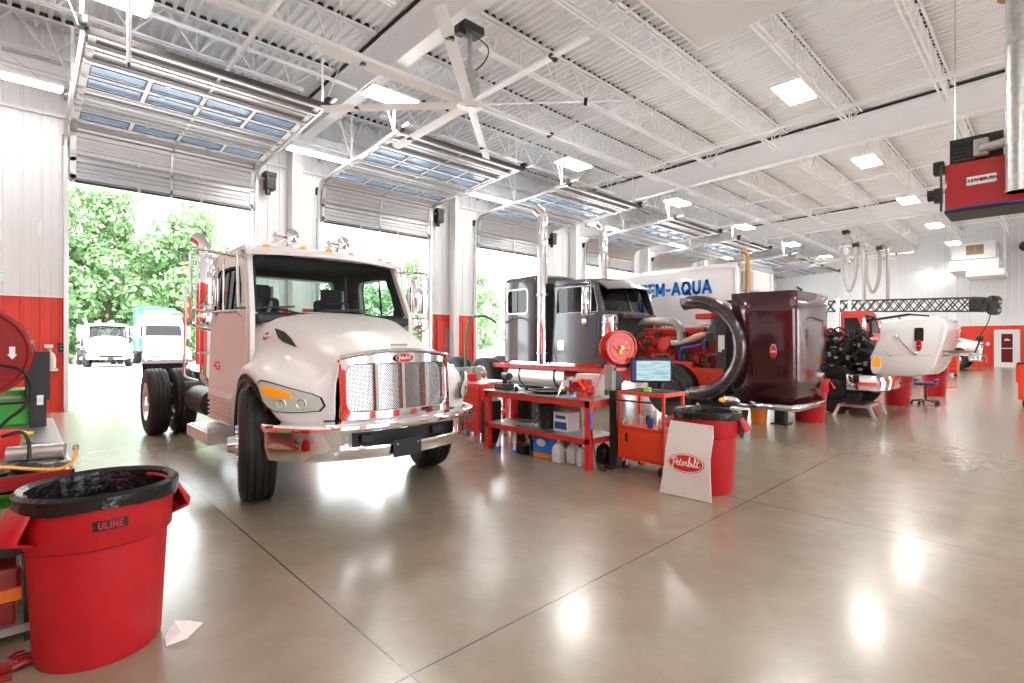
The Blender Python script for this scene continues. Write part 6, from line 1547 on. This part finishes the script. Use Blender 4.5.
for k in range(4): g=B(); g.b2((16.68,.03,.2+k*.18),(16.7,.59,.36+k*.18),bev=.004); g.build('drawer','orange_red',ch)
g=B(); g.b2((16.68,-.02,.98),(17.32,.64,1.01)); g.b2((16.8,.1,1.01),(17.2,.5,1.14),bev=.02); g.build('top_tray','black_satin',t); g=B()
for x in (16.8,17.2):
    for y in (.1,.52): g.cyl((x,y-.03,.07),(x,y+.03,.07),.07,n=10)
g.build('castors','rubber',t)
t=thing('wall_phone','white box on the far red wall left of the end door','control box',(41.9,3.0,1.2))
g=B(); g.box((41.93,2.85,1.35),(.08,.14,.2),bev=.01); g.build('box_body','white_plastic',t); g=B(); g.box((41.93,3.5,1.1),(.12,.2,.35),bev=.02); g.build('extinguisher','yellow',t)
# behind bench 2: red tool chest, white drums of stuff
t=thing('roller_cabinet','tall red tool cabinet between the white truck and the workbench','tool chest',(5.0,6.0,0))
g=B(); g.b2((5.0,5.95,.12),(5.2,6.4,.86),bev=.01); ch=g.build('cabinet_body','red_paint',t)
for k in range(5): g=B(); g.b2((4.985,5.98,.16+k*.135),(5.0,6.37,.28+k*.135),bev=.003); g.build('drawer','red_paint',ch)
g=B(); g.b2((4.99,5.72,.0),(5.2,5.93,.62)); g.build('side_locker','black_satin',t)
t=thing('parts_box','red and white pile of parts on the second workbench behind the truck','parts',(5.6,6.9,.84))
r_=random.Random(9); g=B()
for k in range(10): g.box((r_.uniform(5.3,5.85),r_.uniform(6.45,7.9),.84+.06),(r_.uniform(.08,.2),r_.uniform(.08,.25),.12),R=Matrix.Rotation(r_.uniform(0,3),3,'Z'),bev=.01)
g.build('red_parts','red_paint',t)
g=B()
for k in range(6): g.cyl((r_.uniform(5.3,5.85),r_.uniform(6.45,7.9),.84),(r_.uniform(5.3,5.85),6.9,.84+.02),.03,n=8)
for k in range(3): g.cyl((5.35+.2*k,7.0,.84),(5.35+.2*k,7.0,1.06),.08,n=14)
g.build('pale_tins','cast_grey',t)
t=thing('green_hose','thin dark green hose arching up beside the dark sleeper cab','hose',(8.4,10.2,0))
g=B(); g.tube(smoothpath([(7.6,9.6,.85),(7.7,9.7,1.6),(8.0,9.9,2.05),(8.6,10.1,2.15),(9.1,10.2,2.0)],8),.03,8); g.build('hose_run','dark_green' if 'dark_green' in M else 'green_paint',t)
# ================================================================ LEFT FOREGROUND BENCH
t=thing('workbench','steel topped bench with red tray and green cabinet behind the ULINE bin','workbench',(-.3,5.1,0))
g=B(); g.b2((-.75,4.0,.77),(.21,6.35,.80),bev=.003); g.build('bench_top','steel_top',t)
g=B(); g.b2((-.70,4.12,.30),(.10,4.9,.74),bev=.01); cbb=g.build('green_cabinet','green_paint',t)
for k in range(3): g=B(); g.b2((-.66,4.10,.33+k*.135),(.07,4.12,.45+k*.135),bev=.003); g.build('drawer','green_paint',cbb)
for x,y in ((-.7,4.05),(.16,4.05),(-.7,6.3),(.16,6.3)):
    g=B(); g.b2((x-.03,y-.03,0),(x+.03,y+.03,.77)); g.build('leg','red_paint',t)
g=B(); g.b2((-.72,4.05,.20),(.18,6.3,.23)); g.build('shelf','wood',t)
t=thing('tray_rail','red steel tray on the edge of the bench behind the ULINE bin','tray',(-.2,3.95,.7))
g=B(); g.b2((-.7,3.78,.70),(.215,4.0,.715)); g.b2((-.7,3.78,.70),(.215,3.79,.79)); g.b2((.205,3.78,.70),(.215,4.0,.79)); g.build('tray_pan','red_dark',t)
t=thing('yellow_hose','yellow air line trailing along the red bench tray','hose',(0,3.9,.8))
g=B(); g.tube(smoothpath([(-.35,3.85,.83),(-.1,3.82,.84),(.05,3.8,.81),(.16,3.78,.80),(.215,3.82,.84),(.225,3.86,.88)],6),.009,8); g.build('hose_run','amber_hose',t,smooth=True); g=B(); g.cyl((.225,3.86,.88),(.225,3.88,.90),.014,n=8); g.build('fitting','brushed',t)
t=thing('steel_pipe','short thick steel cylinder lying on the bench behind the ULINE bin','pipe',(.08,4.15,.8))
g=B(); g.cyl((-.06,4.18,.845),(.19,4.12,.845),.045,n=24); g.build('cylinder_body','galv',t,smooth=True)
t=thing('parts_bin','small red open parts bin on the steel bench below the big reel','bin',(-.08,4.35,.8))
g=B(); R=[]
for z,k in ((.80,.85),(.93,1.0),(.94,1.06),(.945,1.06),(.945,.97),(.81,.8)): R.append([(-.09+a*.09*k,4.45+b*.12*k,z) for a,b in rrect(-1,-1,1,1,.15,2)])
g.loft(R); g.build('bin_shell','red_paint',t)
t=thing('motor_gun','black air gun hanging over the red bench tray','tool',(.0,4.0,.8))
g=B(); g.sphere((.02,3.93,.80),.05,12,8,(1.3,.8,.7)); g.b2((-.06,3.88,.72),(.1,3.98,.78),bev=.02); g.tube(smoothpath([(-.08,4.2,.95),(.0,4.1,.98),(.03,4.0,.92),(.03,3.95,.82)],5),.01,6); g.build('gun_body','black_plastic',t,smooth=True)
t=thing('post_stand','black upright rectangular post beside the big dark red reel','post',(.1,5.85,.8))
g=B(); g.b2((.045,5.75,.8),(.15,5.9,1.02),bev=.005); g.b2((.02,5.74,1.02),(.17,5.9,1.42),bev=.006); g.build('post_tube','black_satin',t); g=B(); g.b2((.09,5.735,.98),(.13,5.74,1.06)); g.build('bolt_plate','galv',t)
reel((-.285,5.70,1.41),math.atan2(.7258,.6884)-PI/2+.78*0+.65,'large dark red hose reel disc with a white arrow, on the steel topped bench',R=.36,arrow=True,m='red_dark')
t=thing('tool_case','bright green tool box behind the big dark red reel','tool box',(-.2,6.1,.8))
g=B(); g.b2((-.6,5.95,.80),(.05,6.28,1.10),bev=.02); tcb=g.build('box_body','green_paint',t); g=B(); g.b2((-.6,5.94,.98),(.05,6.29,1.0)); g.build('lid_seam','black_satin',tcb); g=B(); g.bar((-.25,5.93,1.04),(-.0,5.93,1.04),.02); g.build('handle','cast_grey',t)
t=thing('air_fitting','brass coupling lying on the bench under the big reel','fitting',(.0,5.3,.8))
g=B(); g.cyl((-.1,5.2,.82),(.06,5.25,.82),.016,n=10); g.cyl((-.02,5.22,.82),(.02,5.24,.82),.024,n=8); g.build('coupling','yellow',t)
t=thing('black_hose','thin black hose looping off the big dark red reel','hose',(0,5.3,1.1))
g=B(); g.tube(smoothpath([(-.12,5.5,1.32),(.0,5.45,1.28),(.05,5.4,1.16),(.02,5.35,1.02),(-.08,5.3,.92),(-.14,5.3,.84)],6),.011,8); g.build('hose_run','rubber',t,smooth=True)
t=thing('spray_bottle','dirty white spray bottle hanging by the red wall behind the black post','bottle',(.35,14.3,1.0))
g=B(); g.lathe([(0,0),(.10,0),(.11,.2),(.09,.3),(.04,.36),(.035,.42),(0,.42)],(.42,14.55,.93),n=16); g.build('bottle_body','vest',t,smooth=True); g=B(); g.b2((.34,14.5,1.36),(.48,14.6,1.44),bev=.01); g.build('trigger_head','white_plastic',t)
g=B(); g.b2((.3,14.45,.88),(.56,14.75,.93)); g.build('shelf_bracket','galv',t)
# lower left clutter
t=thing('wood_offcuts','stack of rough wood boards on a low trolley beside the ULINE bin','boards',(-.2,3.7,.4))
for k in range(3):
    g=B(); g.box((-.22,3.72+.02*k,.50+.045*k),(.62,.22,.035),R=Matrix.Rotation(.06*k-.05,3,'Z'),bev=.003); g.build('board','wood',t)
t=thing('low_trolley','dark low trolley holding wood boards and a dark red vise','trolley',(-.3,3.6,0))
g=B(); g.b2((-.6,3.55,.44),(.06,3.92,.48)); g.build('deck','black_satin',t)
for x,y in ((-.58,3.57),(.02,3.57),(-.58,3.9),(.02,3.9)):
    g=B(); g.b2((x-.012,y-.012,0.0),(x+.012,y+.012,.44)); g.build('leg','black_paint',t)
g=B(); g.b2((-.6,3.55,.05),(.06,3.92,.09)); g.build('lower_deck','steel_top',t)
t=thing('bench_vise','dark red machine vise on the lower deck of the dark trolley','vise',(-.1,3.6,.1))
g=B(); g.b2((-.28,3.56,.20),(.0,3.80,.38),bev=.02); g.cyl((-.2,3.57,.09),(-.2,3.57,.22),.07,n=14); g.b2((-.16,3.58,.09),(-.02,3.75,.20),bev=.01); g.build('vise_body','red_dark',t); g=B(); g.b2((-.09,3.54,.22),(-.0,3.56,.28)); g.build('label_plate','orange',t)
t=thing('work_glove','dark red cloth glove lying on the floor below the dark trolley','glove',(-.02,3.1,0))
g=B(); rows=[]; q=random.Random(6)
g.box((-.10,3.28,.02),(.16,.11,.035),R=Matrix.Rotation(.5,3,'Z'),bev=.015)
for k in range(4):
    a=.5+(k-1.5)*.22; s0=Vector((-.10,3.28,.02))+Vector((math.cos(a)*.07,math.sin(a)*.05+(k-1.5)*.022,0)); g.tube([s0,s0+Vector((math.cos(a)*.045,math.sin(a)*.045,.008)),s0+Vector((math.cos(a)*.085,math.sin(a)*.08,-.004))],[.014,.013,.010],8)
g.tube([(-.12,3.23,.02),(-.07,3.19,.02),(-.03,3.18,.015)],[.015,.014,.01],8); g.build('glove_body','red_dark',t,smooth=True)
# ================================================================ OUTSIDE
g=B(); g.b2((-60,WY+.3,-.12),(120,90,-.02)); st(g.build('ground','asphalt'))
g=B(); g._f([g._v((-60,48,.01)),g._v((120,48,.01)),g._v((120,90,2)),g._v((-60,90,2))]); tag(g.build('grass_bank','leaf_c',None),'pale green grass bank behind the parked trucks','grass',kind='stuff')
def leafmesh(seed,h,w,n,size=.3):
    q=random.Random(seed); g=B(); cl=[]
    for i in range(26):
        t_=q.random(); z=h*(.12+.86*t_); rad=w*(.5+.5*math.sin(PI*min(1,max(.05,(t_*.85+.15)))))*(1-.55*max(0,t_-.6)/.4)
        a=q.uniform(0,2*PI); rr=rad*q.uniform(.35,1); cl.append((Vector((math.cos(a)*rr,math.sin(a)*rr,z)),q.uniform(.7,1.4)*w*.33))
    for i in range(n):
        c,r=q.choice(cl); d=Vector((q.gauss(0,1),q.gauss(0,1),q.gauss(0,.8))).normalized()
        p=c+d*r*q.uniform(.72,1.08); g.mi=0 if q.random()<.6 else (1 if q.random()<.6 else 2)
        nrm=(d+Vector((q.uniform(-.6,.6),q.uniform(-.6,.6),q.uniform(-.2,.8)))).normalized(); x,y,z=frame(nrm); s=size*q.uniform(.5,1.1)
        an=q.uniform(0,PI); xx=x*math.cos(an)+y*math.sin(an); yy=y*math.cos(an)-x*math.sin(an)
        g._f([g._v(p+xx*s*.5),g._v(p+yy*s*.28),g._v(p-xx*s*.5),g._v(p-yy*s*.28)])
    return g
def trunk(h):
    g=B(); g.tube([(0,0,0),(.1,0,h*.4),(0,.1,h*.8)],[.22,.16,.05],8)
    for k in range(5):
        a=k*1.3; g.tube([(.05,0,h*(.25+.1*k)),(math.cos(a)*1.2,math.sin(a)*1.2,h*(.4+.1*k))],[.08,.02],6)
    return g
protos=[]
for k,(h,w,n) in enumerate(((9.5,3.6,7500),(7.5,3.2,6000),(5.0,2.4,3500))):
    t=thing('tree','x','tree',(0,0,0),world=False,group='leafy trees beyond the yard'); trunk(h).build('trunk','bark',t); leafmesh(10+k,h,w,n,.42).build('crown',['leaf_a','leaf_b','leaf_c'],t); protos.append(t)
q=random.Random(12); used=set(); nm=['tall full-crowned green tree','mid-height green tree','low pale bushy tree']
pos=[(-3.5,53,0,2),(.5,48,1,0),(2.5,55,0,1),(4.5,47.5,2,0),(6.5,54,0,3),(9.5,48,1,1),(11,56,0,0),(13.5,49,2,2),(16,55,1,1),(19.5,50,1,2),(23,56,0,1),(25,49,2,0),(29,54,1,3),(33,50,1,1),(37,57,0,2),(42,51,1,0),(47,56,0,1),(53,52,1,2),(59,57,0,0),(66,53,1,1),(75,58,0,2)]
wh_=['behind the parked white truck, beside the door jamb','right behind the parked white truck','between the two parked trucks, in the back row','low between the parked trucks','behind the teal truck','between the teal truck and the exhaust stack','in the back row past the teal truck','seen beside the near truck mirror','seen over the white truck roof','seen through the second opening beside the column','through the second opening, back row','low in the second opening','behind the red door pillar','in the third opening beside the sleeper cab','back row of the third opening','behind the grey sleeper cab','behind the third pillar','beyond the fourth opening','beyond the fifth opening','beyond the sixth opening','beyond the seventh opening']
for i,(x,y,k,r) in enumerate(pos):
    lb='%s %s'%(nm[k],wh_[i])
    if k not in used:
        used.add(k); o=protos[k]; o.location=(x,y,0); o.rotation_euler=(0,0,r); o['label']=lb
    else: o=dup(protos[k],(x,y,0),r,lb)
    sc_=1.45 if i<8 else 1.0+.12*(i%3)
    o.scale=(sc_*.95,sc_*.95,sc_)
# ================================================================ CAMERA, SKY, SUN
cam = bpy.data.cameras.new('camera'); co = bpy.data.objects.new('camera', cam); C.objects.link(co)
cam.sensor_width = 36; cam.lens = 517/1024*36; cam.clip_start = .05; cam.clip_end = 500
co.location = (0, 0, 1.5); co.rotation_euler = (PI/2, 0, math.atan2(.7258, .6884)-PI/2)
cam.shift_y = 0
S.camera = co
w = bpy.data.worlds.new('sky'); S.world = w; w.use_nodes = True; bg = w.node_tree.nodes['Background']
bg.inputs[0].default_value = (.93,.97,1,1); bg.inputs[1].default_value = 4.2
sd = bpy.data.lights.new('sun', 'SUN'); so = bpy.data.objects.new('sun', sd); C.objects.link(so); sd.energy = 5.0; sd.angle = .03; sd.color = (1,.97,.92)
so.rotation_euler = Vector((.25,.75,-1.0)).to_track_quat('-Z','Y').to_euler(); so.location = (0,-20,30)
S.view_settings.view_transform = 'Standard'; S.view_settings.look = 'None'; S.view_settings.gamma = 1; S.view_settings.exposure = 1.05
S.view_settings.use_curve_mapping = False
cy = S.cycles
cy.use_denoising = True; cy.max_bounces = 10; cy.diffuse_bounces = 5; cy.glossy_bounces = 5; cy.transparent_max_bounces = 16; cy.transmission_bounces = 6
cy.sample_clamp_indirect = 6; cy.caustics_reflective = True; cy.caustics_refractive = False
